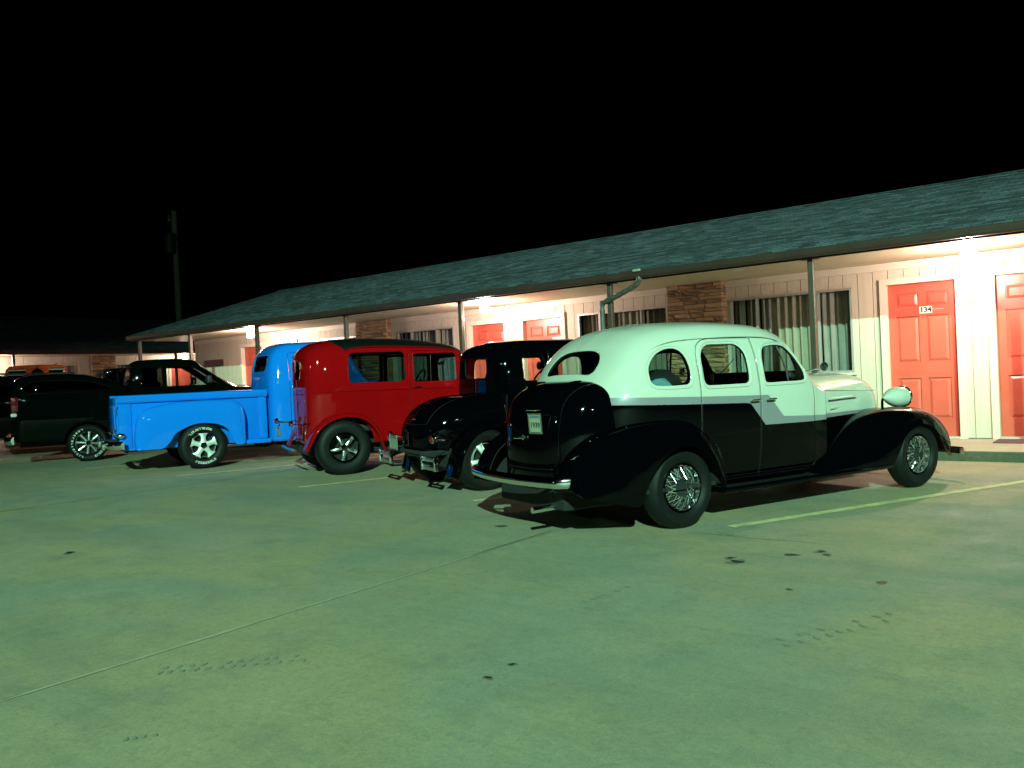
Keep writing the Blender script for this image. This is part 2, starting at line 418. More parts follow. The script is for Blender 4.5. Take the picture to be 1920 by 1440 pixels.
def prints(a, b, rows, n, size):
    A, B = gp(*a)[:2], gp(*b)[:2]; d = (B - A) / np.linalg.norm(B - A); nn = np.array([-d[1], d[0]]); ss = []
    for r in range(rows):
        for i in range(n):
            if rng.random() < .25: continue
            c = A + (B - A) * (i + .5 * (r % 2) + rng.normal(0, .12)) / n + nn * (r - (rows - 1) / 2) * size * 2.0
            k = 9; t = np.arange(k) / k * 2 * PI; rr = size * .5 * (1 + .35 * rng.normal(0, .5, k)); u = rr * np.cos(t) * .8; v = rr * np.sin(t) * 1.3
            ss.append(Surf(np.c_[c[0] + d[0] * u + nn[0] * v, c[1] + d[1] * u + nn[1] * v, np.full(k, .004)], [tuple(range(k))]))
    mk('tyre_print', join(*ss), 'tread_dust', ground, kind='stuff')
prints((300, 1258), (590, 1232), 2, 13, .032); prints((800, 1365), (935, 1408), 1, 6, .028); prints((1085, 1132), (1190, 1097), 1, 9, .03)
prints((1470, 1205), (1690, 1152), 2, 10, .036); prints((235, 1388), (320, 1375), 1, 5, .026)
# painted bay lines
def bay(x, y, ang, length, w=.095):
    d = np.array([math.sin(math.radians(ang)), math.cos(math.radians(ang))])
    t = np.linspace(0, length, 24)[:, None]
    return mk('bay_line', strip(np.array([[x, y]]) + t * d, w, .0035), 'line_yellow', ground)
bay(-2.59, 5.97, 26.4, 5.2); bay(-5.40, 6.21, 23.5, 4.8); bay(-8.21, 6.23, 22, 4.8); bay(-11.23, 6.37, 22, 4.7); bay(-14.2, 6.45, 22, 4.6); bay(-17.2, 6.5, 22, 4.6); bay(.45, 5.8, 27, 5.3)

# ------------------------------------------------------------------ motel
WALK_Z = .116; WALL_Y = 12.39; OVER = 1.70; SOFF = 2.575; TOP = 2.26; SILL = .146
unit = mk('unit', box(-.5, .5, -.5, .5, -.5, .5), 'siding'); UM = unit.data; bpy.data.objects.remove(unit)
UNITS = {}
def ub(name, x0, x1, y0, y1, z0, z1, mat, parent):
    # box piece that shares one unit mesh per material
    if mat not in UNITS:
        me = UM.copy(); me.materials.clear(); me.materials.append(MATS[mat]); UNITS[mat] = me
    o = bpy.data.objects.new(name, UNITS[mat]); COL.objects.link(o); o.parent = parent
    o.location = ((x0 + x1) / 2, (y0 + y1) / 2, (z0 + z1) / 2); o.scale = (x1 - x0, y1 - y0, z1 - z0)
    return o
def make_door(b, x0, w, knob_left=True, number=None, plate=False, z0=SILL, z1=TOP):
    x1 = x0 + w; yf = .075                       # slab face sits back in the frame
    # slab: stiles and rails, raised panels between
    st = .105; cols = [(x0 + st, x0 + w / 2 - .045), (x0 + w / 2 + .045, x1 - st)]
    H = z1 - z0; rows = [(z0 + .24, z0 + .80), (z0 + 1.02, z0 + 1.66), (z0 + 1.79, z0 + H - .13)]
    ss = [box(x0, x0 + st, yf, yf + .04, z0, z1), box(x0 + w / 2 - .045, x0 + w / 2 + .045, yf, yf + .04, z0, z1), box(x1 - st, x1, yf, yf + .04, z0, z1)]
    zs = [z0] + [v for r in rows for v in r] + [z1]
    for c in cols:
        for i in range(0, len(zs), 2): ss.append(box(c[0], c[1], yf, yf + .04, zs[i], zs[i + 1]))
    ss.append(box(x0, x1, yf + .041, yf + .05, z0, z1))
    d = mk('door', join(*ss), 'door_red', b)
    for c in cols:
        for r in rows:
            m_ = .012; a, bb = c; e, f = r; k = .045
            V = [(a, yf + .018, e), (bb, yf + .018, e), (bb, yf + .018, f), (a, yf + .018, f),
                 (a + m_, yf + .018, e + m_), (bb - m_, yf + .018, e + m_), (bb - m_, yf + .018, f - m_), (a + m_, yf + .018, f - m_),
                 (a + k, yf + .002, e + k), (bb - k, yf + .002, e + k), (bb - k, yf + .002, f - k), (a + k, yf + .002, f - k)]
            F = [(0, 1, 5, 4), (1, 2, 6, 5), (2, 3, 7, 6), (3, 0, 4, 7), (4, 5, 9, 8), (5, 6, 10, 9), (6, 7, 11, 10), (7, 4, 8, 11), (8, 9, 10, 11)]
            mk('panel', Surf(V, F), 'door_red', d)
    kx = x0 + .065 if knob_left else x1 - .065
    mk('knob', lathe([(.028, 0), (.028, .006), (.012, .012), (.012, .03), (.026, .04), (.029, .052), (.02, .064), (0, .066)], 18, 'y').move(kx, yf, z0 + .93), 'brass', d, True)
    mk('deadbolt', lathe([(.026, 0), (.026, .012), (.018, .02), (0, .021)], 18, 'y').move(kx, yf, z0 + 1.10), 'brass', d, True)
    if number:
        pz = z0 + 1.735; px = x0 + .485
        mk('number_plate', box(px - .085, px + .075, yf - .004, yf, pz - .045, pz + .05), 'white_sign', d)
        t = text_surf(number, .098, .001, .003); t.V = np.c_[t.V[:, 0] + px - .005, -t.V[:, 2] + yf - .0055, t.V[:, 1] + pz + .002]
        mk('number_text', t, 'black_ink', d)
        mk('name_strip', box(px + .08, px + .22, yf - .003, yf, pz - .006, pz + .012), 'grey_ink', d)
    if plate:
        pz = z0 + 1.72
        mk('number_plate', box(x0 + .60, x0 + .80, yf - .004, yf, pz - .03, pz + .045), 'white_sign', d)
    # frame: jambs, casing, threshold
    c_ = .085; p_ = -.038
    f = mk('door_frame', join(box(x0 - c_, x0, p_, yf + .05, z0 - .03, z1 + c_), box(x1, x1 + c_, p_, yf + .05, z0 - .03, z1 + c_), box(x0, x1, p_, yf + .05, z1, z1 + c_)), 'trim', b)
    ub('threshold', x0, x1, -.05, yf + .02, WALK_Z + .002, z0 - .002, 'threshold', b)
    return d
def curtain(b, x0, x1, z0, z1, y, mat, folds):
    n = max(24, int(folds * 10)); t = np.linspace(0, 1, n); ph = rng.uniform(0, 6, 3)
    zz = np.linspace(z0, z1, 9); rows = []
    for z in zz:
        k = (z - z0) / (z1 - z0)
        yy = y + .022 * np.sin(t * folds * 2 * PI + .35 * np.sin(k * 4 + ph[0]) + ph[1]) + .010 * np.sin(t * folds * 4.3 * PI + ph[2]) * (1 - .4 * k)
        rows.append(np.c_[x0 + (x1 - x0) * t, yy, np.full(n, z)])
    return mk('curtain', orient(grid(np.array(rows)), (0, -1, 0)), mat, b, True, 80)
def make_window(b, x0, x1, z0, z1, mull, curt):
    fr = .032; fy0, fy1 = -.016, .05; m_ = [x0] + list(mull) + [x1]
    ss = [box(x0, x1, fy0, fy1, z1 - fr, z1), box(x0, x1, fy0, fy1, z0, z0 + fr)]
    for i, x in enumerate(m_):
        a = x if i == 0 else x - fr if i == len(m_) - 1 else x - fr / 2
        ss.append(box(a, a + fr, fy0, fy1, z0 + fr, z1 - fr))
    w = mk('window', join(*ss), 'alu', b)
    ub('window_sill', x0 - .04, x1 + .04, -.05, -.017, z0 - .035, z0 - .002, 'trim', b)
    for i in range(len(m_) - 1):
        a, c = m_[i] + fr / 2, m_[i + 1] - fr / 2
        mk('pane', Surf([(a, .012, z0 + fr), (c, .012, z0 + fr), (c, .012, z1 - fr), (a, .012, z1 - fr)], [(0, 1, 2, 3)]), 'window_pane_glass', w)
    for (a, c, mt, fo) in curt: curtain(w, a, c, z0 + .01, z1 - .02, .13, mt, fo)
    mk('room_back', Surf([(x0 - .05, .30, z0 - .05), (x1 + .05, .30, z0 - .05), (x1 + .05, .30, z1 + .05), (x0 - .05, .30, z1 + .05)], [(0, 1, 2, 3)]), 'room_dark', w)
STONE_ME = []
def stone_mesh(i):
    bm = bmesh.new(); bmesh.ops.create_cube(bm, size=1); bmesh.ops.subdivide_edges(bm, edges=bm.edges[:], cuts=1, use_grid_fill=True)
    r_ = np.random.default_rng(i)
    for v in bm.verts:
        if v.co.y < 0:
            v.co.y += r_.uniform(-.12, .22) + (.25 if abs(v.co.x) > .4 or abs(v.co.z) > .4 else 0)
            v.co.x *= r_.uniform(.93, 1.); v.co.z *= r_.uniform(.88, 1.)
    me = bpy.data.meshes.new('stone'); bm.to_mesh(me); bm.free(); return me
def stone_pier(b, x0, x1, y0, z0, z1, row=(.035, .085), length=(.12, .40)):
    p = mk('stone_pier', box(x0 + .012, x1 - .012, y0 + .02, .05, z0, z1), 'mortar', b)
    if not STONE_ME:
        for i in range(15):
            me = stone_mesh(i); me.materials.append(MATS['stone%d' % (i % 5)]); STONE_ME.append(me)
    z = z0 + .005
    while z < z1 - .03:
        h = min(rng.uniform(*row), z1 - z); x = x0
        while x < x1 - .01:
            w = rng.uniform(*length)
            if x1 - x - w < length[0] * .8: w = x1 - x
            inst('stone', STONE_ME[int(rng.integers(15))], p, (x + w / 2, y0 + .015, z + h / 2), None, (w - .010, .075 + .03 * rng.random(), h - .009))
            x += w
        # the return of the pier, facing right
        o = inst('stone', STONE_ME[int(rng.integers(15))], p, (x1 - .012, y0 / 2 + .02, z + h / 2), (0, 0, PI / 2), (abs(y0) - .035, .06 + .02 * rng.random(), h - .009))
        z += h
def planks(b, x0, x1, z0, z1, holes, step=.203, gap=.009):
    # vertical siding boards, cut round the openings
    n = max(1, int(round((x1 - x0) / step))); step = (x1 - x0) / n
    for i in range(n):
        a, c = x0 + i * step + gap / 2, x0 + (i + 1) * step - gap / 2
        xs = sorted({a, c} | {v for h in holes for v in h[:2] if a < v < c})
        cols = []
        for u, v in zip(xs[:-1], xs[1:]):
            if v - u < .012: continue
            mid = (u + v) / 2; zz = z0; sp = []
            for h in sorted([h for h in holes if h[0] < mid < h[1]], key=lambda h: h[2]):
                if h[2] > zz + .02: sp.append((zz, h[2]))
                zz = max(zz, h[3])
            if zz < z1 - .02: sp.append((zz, z1))
            for s_ in sp: cols.append((u, v, *s_))
        for (u, v, p, q) in cols: ub('board', u, v, 0., .014, p, q, 'siding', b)
def roof_courses(b, x0, x1, y0, z0, y1, z1, n=36):
    # shingle courses as overlapping steps
    d = np.array([y1 - y0, z1 - z0]); L = np.linalg.norm(d); d /= L; nn = np.array([-d[1], d[0]]) * (1 if d[0] > 0 else -1)
    ss = []; st = L / n
    for i in range(n):
        a = np.array([y0, z0]) + d * st * i; c = a + d * (st + .03)
        p0 = a + nn * .014; p1 = c + nn * .002
        ss.append(Surf([(x0, *a), (x1, *a), (x1, *p0), (x0, *p0), (x1, *p1), (x0, *p1)], [(0, 1, 2, 3), (3, 2, 4, 5)] if d[0] > 0 else [(1, 0, 3, 2), (2, 3, 5, 4)]))
    return ss
def roof(b, x0, x1, over, ridge_y, ridge_z, eave_z, back=True):
    y0 = -over - .05
    ss = roof_courses(b, x0, x1, y0, eave_z, ridge_y, ridge_z)
    s1 = join(*ss); mk('roof', s1, 'shingle', b)
    if back:
        mk('roof', join(*roof_courses(b, x0, x1, 2 * ridge_y - y0, eave_z, ridge_y, ridge_z, 18)), 'shingle', b)
    mk('ridge_cap', Surf([(x0, ridge_y - .14, ridge_z - .02), (x1, ridge_y - .14, ridge_z - .02), (x1, ridge_y, ridge_z + .03), (x0, ridge_y, ridge_z + .03), (x1, ridge_y + .14, ridge_z - .02), (x0, ridge_y + .14, ridge_z - .02)], [(0, 1, 2, 3), (3, 2, 4, 5)]), 'shingle', b)
    # gutter: an open trough with a rolled lip
    g0 = -over - .10; gz = eave_z - .115
    prof = [(g0 + .105, gz + .10), (g0 + .105, gz), (g0 + .03, gz), (g0 + .012, gz + .03), (g0, gz + .075), (g0 - .005, gz + .10), (g0 + .006, gz + .108), (g0 + .012, gz + .098), (g0 + .02, gz + .06), (g0 + .04, gz + .012), (g0 + .09, gz + .012), (g0 + .095, gz + .10)]
    mk('gutter', orient(grid(np.array([[(x, *p) for p in prof] for x in (x0, x1)]), cv=True)), 'gutter', b)
    ub('fascia', x0, x1, -over + .006, -over + .03, SOFF - .02, eave_z - .012, 'gutter', b)
    ub('soffit', x0, x1, -over + .031, 0.0, SOFF, SOFF + .015, 'soffit', b)
    for gx in (x0 + .02, x1 - .02):
        mk('gable', Surf([(gx, -over, SOFF + .02), (gx, 2 * ridge_y + over, SOFF + .02), (gx, ridge_y, ridge_z - .03)], [(0, 1, 2)]), 'siding', b)
def post(b, x, y, w=.075):
    mk('post', rbox(x - w / 2, x + w / 2, y - w / 2, y + w / 2, WALK_Z, SOFF, .008), 'post', b)
    mk('post_plate', box(x - .11, x + .11, y - .05, y + .05, SOFF - .022, SOFF - .001), 'post', b)

motel = thing('motel_building', 'long single-storey motel wing with cream board siding, red doors and dark shingle roof', 'building', (0, WALL_Y, 0))
X0, X1 = -20.55, 3.2; PER = 7.7235; DW = .8656; D0 = -2.9152; D1 = -1.588
holes = []
def hole(x0, x1, z0, z1, e=0): holes.append((x0 - e, x1 + e, z0, z1 + e))
G, GR, BR, WH = 'curtain_gold', 'curtain_grey', 'curtain_brown', 'curtain_white'
WZ0 = 1.06; WT = 2.28
for k in range(3):
    for j, dx in enumerate((D0, D1)):
        x = dx - k * PER
        make_door(motel, x, DW, knob_left=(j == 0), number='134' if (k, j) == (0, 0) else None, plate=(k, j) in ((1, 1), (0, 1)))
        hole(x, x + DW, 0, TOP, .085)
wins = []
for k in range(3):
    s = -k * PER
    if k < 2:
        a, c = -5.22 + s, -3.38 + s
        if k == 1: a, c = -12.70, -11.08
        make_window(motel, a, c, WZ0, WT, (a + .43, c - .48), [(a + .02, a + .08, BR, 1), (a + .085, a + .20, WH, .6), (a + .21, a + .42, BR, 2), (a + .44, a + .62, GR, 2), (a + .62, c - .50, G, 6), (c - .47, c - .02, GR, 4)]); hole(a, c, WZ0, WT)
    if k < 2:
        a, c = -8.09 + s, -6.31 + s
        if k == 1: a, c = -15.58, -13.95
        make_window(motel, a, c, WZ0, WT, (a + .45, c - .5), [(a + .02, a + .3, BR, 3), (a + .3, a + .44, GR, 1), (a + .46, a + .80, BR, 3), (a + .80, a + .84, WH, .5), (a + .84, c - .52, G, 3), (c - .48, c - .02, BR, 4)]); hole(a, c, WZ0, WT)
make_window(motel, -.37, 1.45, WZ0, WT, (.1, .98), [(-.35, .1, GR, 4), (.1, 1.0, G, 6), (1.0, 1.43, BR, 3)]); hole(-.37, 1.45, WZ0, WT)
PIERS = [(-6.25, -5.29), (-13.87, -12.88), (1.48, 2.45)]
for a, c in PIERS:
    stone_pier(motel, a, c, -.14, WALK_Z + .003, SOFF - .002); hole(a, c, 0, 3)
planks(motel, X0, X1, WALK_Z + .01, 2.47, holes)
fr_x = [X0] + [v for p in sorted(PIERS) for v in p] + [X1]
for a, c in zip(fr_x[::2], fr_x[1::2]):
    ub('frieze', a, c, -.012, .0139, 2.472, SOFF - .001, 'trim', motel)

# sheathing behind the board joints, pierced by the openings
def sheath(b, x0, x1, z0, z1, holes, mat):
    xs = sorted({x0, x1} | {v for h in holes for v in h[:2] if x0 < v < x1}); ss = []
    for u, v in zip(xs[:-1], xs[1:]):
        mid = (u + v) / 2; zz = z0
        for h in sorted([h for h in holes if h[0] < mid < h[1]], key=lambda h: h[2]):
            if h[2] > zz: ss.append(box(u, v, .0145, .05, zz, h[2]))
            zz = max(zz, h[3])
        if zz < z1: ss.append(box(u, v, .0145, .05, zz, z1))
    mk('sheathing', join(*ss), mat, b)
sheath(motel, X0, X1, WALK_Z + .005, SOFF - .002, holes, 'curtain_brown')
ub('end_wall', X0, X0 + .02, .051, 6.0, 0.0, SOFF - .001, 'siding', motel)
ub('end_wall', X1 - .02, X1, .051, 6.0, 0.0, SOFF - .001, 'siding', motel)
roof(motel, X0 - .2, X1 + .3, OVER, 3.0, 4.11, 2.69)
for px in (-.41, -3.43, -6.44, -9.46, -12.47, -15.40, -18.05, -20.42): post(motel, px, -OVER + .09)
# corrugated downspout swinging from the gutter back to its post
pth = crom([(-5.86, -OVER - .045, 2.60), (-5.87, -OVER - .045, 2.53), (-5.95, -OVER - .03, 2.47), (-6.25, -OVER - .0, 2.36), (-6.50, -OVER + .02, 2.28), (-6.555, -OVER + .03, 2.2), (-6.555, -OVER + .03, 1.6), (-6.555, -OVER + .03, .5), (-6.555, -OVER + .03, .2)], 14)
seglen = np.r_[0, np.cumsum(np.linalg.norm(np.diff(pth, axis=0), axis=1))]
rad = .040 + np.where(seglen < .95, .004 * np.sin(seglen / .018 * 1.0), 0)
mk('downspout', tube(pth, rad, 12), 'galv', motel, True, 60)
mk('vent_cap', rbox(-5.92, -5.80, -OVER - .13, -OVER - .09, 2.665, 2.70, .006), 'alu', motel)
# office sign on the end of the wing
sg = thing('office_sign', 'narrow maroon sign board on the cream wall beyond the last red door', 'sign', (-19.63, WALL_Y - .03, 1.93))
mk('board', rbox(-.44, .44, -.012, .012, -.085, .085, .004), 'maroon', sg)
# walkway and kerb
wk = mk('walkway', box(X0 - .1, X1 + 1, 10.80, WALL_Y, .0, WALK_Z), 'walk_concrete', kind='structure')
cs = 14; L_ = (X1 + 1 - (X0 - .1)) / cs
for i in range(cs):
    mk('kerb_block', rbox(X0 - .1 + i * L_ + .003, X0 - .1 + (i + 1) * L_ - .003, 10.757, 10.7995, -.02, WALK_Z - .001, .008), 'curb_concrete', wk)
mat_ = mk('doormat', rbox(-1.60, -.72, WALL_Y - .62, WALL_Y - .14, WALK_Z + .001, WALK_Z + .014, .004), 'doormat'); tag(mat_, 'dark red doormat on the walkway before the door right of 134', 'doormat')

# porch lamps: a ceiling box, a glass jar and the bulb that lights the porch
def porch_lamp(x, y, label, power=PORCH_POWER, z=SOFF):
    t = thing('porch_lamp', label, 'lamp', (x, y, z), group='porch lamps under the eaves')
    mk('base', lathe([(0, 0), (.07, 0), (.072, -.012), (.05, -.03), (.046, -.04), (0, -.041)], 20), 'alu', t, True)
    mk('bulb', lathe([(0, -.042), (.045, -.044), (.075, -.07), (.088, -.115), (.078, -.16), (.045, -.19), (0, -.2)], 24), 'bulb', t, True)
    ld = bpy.data.lights.new('porch_light', 'POINT'); ld.energy = power; ld.color = PORCH_COL; ld.shadow_soft_size = .05
    lo = bpy.data.objects.new('porch_light', ld); COL.objects.link(lo); lo.parent = t; lo.location = (0, 0, -.26)
    return t
porch_lamp(-1.715, 11.32, 'lit ceiling lamp under the eave beside door 134')
porch_lamp(-9.38, 11.34, 'lit ceiling lamp under the eave behind the black coupe')
porch_lamp(-16.45, 11.34, 'lit ceiling lamp under the eave behind the blue pickup cab')
# recessed soffit bulbs (unlit)
for sx in (-4.55, -11.9):
    o = mk('soffit_light', lathe([(0, -.004), (.05, -.005), (.075, -.002), (.08, .0)], 20).move(sx, 11.15, SOFF), 'alu', None, True)
    tag(o, 'small unlit round light set in the soffit ' + ('left of the post by the wide window' if sx > -6 else 'above the red sedan'), 'light')

# ------------------------------------------------------------------ far wing across the end of the lot
far = thing('motel_wing', 'far motel wing with low dark roof across the left end of the lot', 'building', (-28.73, 0, 0), PI / 2)
holes = []
FX0, FX1 = -4.0, 22.0
for x, kl in ((9.4, True), (10.55 - 7.7, True), (16.3, False), (18.2, True)):
    make_door(far, x, DW, knob_left=kl); hole(x, x + DW, 0, TOP, .085)
make_window(far, 14.28, 14.95, WZ0, WT, (), [(14.3, 14.93, GR, 4)]); hole(14.28, 14.95, WZ0, WT)
make_window(far, 11.0, 12.9, WZ0, WT, (11.6,), [(11.0, 12.9, BR, 10)]); hole(11.0, 12.9, WZ0, WT)
stone_pier(far, 13.36, 14.2, -.14, WALK_Z + .003, SOFF - .002, (.07, .12), (.2, .5)); hole(13.36, 14.2, 0, 3)
planks(far, FX0, FX1, WALK_Z + .01, SOFF - .004, holes, step=.41)
sheath(far, FX0, FX1, WALK_Z + .005, SOFF - .002, holes, 'curtain_brown')
roof(far, FX0 - .3, FX1 + .3, OVER, 3.0, 4.11, 2.69)
for px in (1.2, 4.2, 7.3, 10.36, 15.6, 18.6): post(far, px, -OVER + .09)
mk('walkway', box(-30.36 + .0, -27.07, FX0, FX1, .0, WALK_Z), 'walk_concrete', kind='structure')
porch_lamp(-28.0, 16.45, 'lit ceiling lamp at the far wing seen over the dark pickup roof', 90)
porch_lamp(-27.9, 10.05, 'lit ceiling lamp at the far wing by the orange van', 90)

# ------------------------------------------------------------------ utility pole
pc = gp(345, 560, 5.9); pd = pc / np.linalg.norm(pc[:2]); base = np.array([-40.0, 23.3])
pole = thing('utility_pole', 'tall wooden utility pole with a grey transformer behind the motel roof', 'utility pole', (base[0], base[1], 0))
mk('pole', tube([(0, 0, 0), (0, 0, 4), (0, 0, 8), (0, 0, 10.6)], [.17, .155, .14, .125], 14), 'pole_wood', pole, True)
mk('transformer', lathe([(0, -.55), (.26, -.55), (.28, -.5), (.28, .42), (.26, .5), (.1, .53), (0, .53)], 20).move(.12, -.36, 8.9), 'galv', pole, True)
mk('bracket', join(box(.02, .22, -.2, .05, 8.7, 8.78), box(.02, .22, -.2, .05, 9.1, 9.18)), 'galv', pole)
mk('insulator', lathe([(0, 0), (.04, 0), (.06, .06), (.03, .1), (.06, .16), (.03, .26), (0, .27)], 12).move(-.34, -.1, 10.2), 'alu', pole, True)
mk('crossarm', box(-.42, .15, -.14, -.04, 10.1, 10.2), 'pole_wood', pole)
mk('guy_wire', tube([(-.05, 0, 7.4), (-1.0, -1.2, 3.7), (-1.9, -2.4, 0.0)], .014, 6), 'cable', pole)

# ------------------------------------------------------------------ lot light on its pole, behind the viewer
def lot_lamp(loc, label, power, aim=None):
    x, y, z = loc
    t = thing('lot_light', label, 'street lamp', (x + 1.1, y - 1.4, 0), math.atan2(1.4, -1.1), 'pole lights round the lot')
    mk('pole', tube([(0, 0, 0), (0, 0, 4), (0, 0, z + .5)], [.11, .09, .07], 14), 'galv', t, True)
    mk('arm', tube(crom([(0, 0, z + .35), (.6, 0, z + .55), (1.5, 0, z + .55)], 8), .035, 10), 'galv', t, True)
    mk('head', orient(lathe([(0, .34), (.14, .33), (.20, .25), (.22, .17), (.30, .10), (.31, .09)], 24)).move(1.78, 0, z + .2), 'galv', t, True)
    mk('bulb', lathe([(0, .32), (.07, .30), (.085, .22), (.07, .15), (0, .13)], 16).move(1.78, 0, z + .2), 'lot_bulb', t, True)
    ld = bpy.data.lights.new('lot_light', 'SPOT' if aim else 'POINT'); ld.energy = power; ld.color = LOT_COL; ld.shadow_soft_size = .28 if aim else .12
    lo = bpy.data.objects.new('lot_light_source', ld); COL.objects.link(lo); lo.location = (x, y, z)
    if aim:
        ld.spot_size = math.radians(33); ld.spot_blend = .9
        lo.rotation_euler = (Vector(aim) - Vector((x, y, z))).to_track_quat('-Z', 'Y').to_euler()
lot_lamp(LOT_POS, 'tall pole with a lit green-white floodlight facing the parked cars', LOT_POWER, (-4.2, 6.8, 0.3))
lot_lamp((-11.0, -21.0, 9.0), 'weak lit pole light added for highlights, opposite the blue pickup', 1300)  # extra weak lamp out of view, added only for highlights on the cars
lot_lamp((19.0, -9.0, 9.0), 'weak lit pole light added for highlights, beyond the mint sedan', 1100)  # second unseen lamp, likewise added to give the paintwork more highlights

# ------------------------------------------------------------------ vehicle materials
paint('paint_mint', (.50, .50, .45), crough=(.06, .11)); paint('paint_black', (.0008, .0008, .0015), coat=.58); paint('paint_silver', (.25, .225, .26), .4, .15)
paint('paint_red', (.27, .002, .003), coat=.8); paint('paint_blue', (.004, .165, .74)); paint('paint_green', (.0006, .0022, .0018), coat=.5); paint('paint_orange', (.72, .075, .03))
paint('paint_dark', (.001, .001, .0015), coat=.38)
plain('chrome', (.85, .87, .87), .09, metal=1.); plain('wheel_chrome', (.88, .90, .90), .24, metal=1., var=.05, vscale=30); glass('tinted_glass', (.26, .33, .32)); plain('chrome_dull', (.62, .66, .65), .22, metal=1., var=.1, vscale=20)
plain('alloy', (.80, .83, .82), .34, metal=.55, var=.08, vscale=20)
plain('rubber', (.006, .007, .007), .55, spec=.18, bump=.15, bscale=70); plain('trim_black', (.008, .008, .008), .55)
plain('interior', (.012, .012, .013), .9, spec=.1); plain('seat_dark', (.02, .02, .022), .8); plain('vinyl_top', (.004, .0045, .0045), .7, spec=.08, bump=.3, bscale=200)
plain('letter_white', (.72, .74, .72), .7); plain('plate_white', (.26, .28, .20), .5); plain('plate_blue', (.10, .13, .18), .5)
plain('lens_red', (.12, .004, .007), .15, coat=1.); plain('lens_amber', (.5, .22, .03), .2, coat=1.); plain('lens_clear', (.6, .62, .6), .1, coat=1.)
plain('cloth_blue', (.20, .38, .46), .9); plain('bag_dark', (.012, .012, .014), .8, bump=.3, bscale=20)
plain('under', (.008, .008, .008), .9)

# ------------------------------------------------------------------ vehicle helpers (car frame: x forward, y left, z up, rear axle at x = 0)
def loft(st, xq, nk=6):
    X = np.array([s[0] for s in st]); Y = np.array([s[1] for s in st]); Z = np.array([s[2] for s in st])
    Yq = pchip(X, Y, xq); Zq = pchip(X, Z, xq); k = Y.shape[1]; q = np.linspace(0, k - 1, nk * (k - 1) + 1)
    Yr = pchip(np.arange(k), Yq.T, q).T; Zr = pchip(np.arange(k), Zq.T, q).T
    Xr = np.repeat(np.asarray(xq)[:, None], len(q), 1)
    half = np.stack([Xr, -Yr, Zr], -1); other = half[:, -2::-1].copy(); other[..., 1] *= -1
    return orient(grid(np.concatenate([half, other], 1)), None)
def xs(*parts):
    # concatenated sample positions (start, end, count)
    out = []
    for a, b, n in parts: out += list(np.linspace(a, b, n, endpoint=False))
    return np.array(out + [parts[-1][1]])
def side_g(s, poly, side=0, ymin=.25):
    # + inside the outline as seen from the side (side -1 right, +1 left, 0 both)
    g = sdf(poly, s.V[:, 0], s.V[:, 2])
    y = s.V[:, 1]; ok = np.abs(y) > ymin if side == 0 else y * side > ymin
    return np.where(ok, g, -.5)
def end_g(s, poly, xmin=None, xmax=None):
    g = sdf(poly, s.V[:, 1], s.V[:, 2]); ok = np.ones(len(g), bool)
    if xmin is not None: ok &= s.V[:, 0] > xmin
    if xmax is not None: ok &= s.V[:, 0] < xmax
    return np.where(ok, g, -.5)
def grow(poly, d):
    P = np.asarray(poly, float); T = np.roll(P, -1, 0) - np.roll(P, 1, 0); T /= np.linalg.norm(T, axis=1)[:, None] + 1e-9
    A = .5 * np.sum(P[:, 0] * np.roll(P[:, 1], -1) - np.roll(P[:, 0], -1) * P[:, 1]); N = np.c_[T[:, 1], -T[:, 0]] * (1 if A > 0 else -1)
    return P + N * d
def cut_glass(s, g, parent, name='window_glass', mat='car_glass', inset=.011):
    body, gl = clip(s, -g)
    # one pane per connected piece
    if len(gl.F):
        par = list(range(len(gl.V)))
        def fd(a):
            while par[a] != a: par[a] = par[par[a]]; a = par[a]
            return a
        for f in gl.F:
            for i in f[1:]: par[fd(i)] = fd(f[0])
        groups = {}
        for f in gl.F: groups.setdefault(fd(f[0]), []).append(f)
        off = offset(gl, -inset)
        for fs in groups.values():
            if len(fs) > 3: mk(name, compact(Surf(off.V, fs)), mat, parent, True, 80)
    return body
def on_side(s, pts, side, out=.003):
    # points of the body side surface above an (x, z) outline
    P = s.V[s.V[:, 1] * side > .2]; r = []
    for x, z in pts:
        d = (P[:, 0] - x) ** 2 + (P[:, 2] - z) ** 2; k = np.argsort(d)[:5]; w = 1 / (d[k] + 1e-6); r.append((x, (P[k, 1] * w).sum() / w.sum() + side * out, z))
    return np.array(r)
def window_bead(s, poly, parent, mat, grow_=.022, r=.007):
    g = grow(poly, grow_)
    for side in (-1, 1):
        q = on_side(s, g, side, .001); q = np.r_[q, q[:1]]
        mk('window_moulding', tube(q, r, 6, False), mat, parent, True, 80)
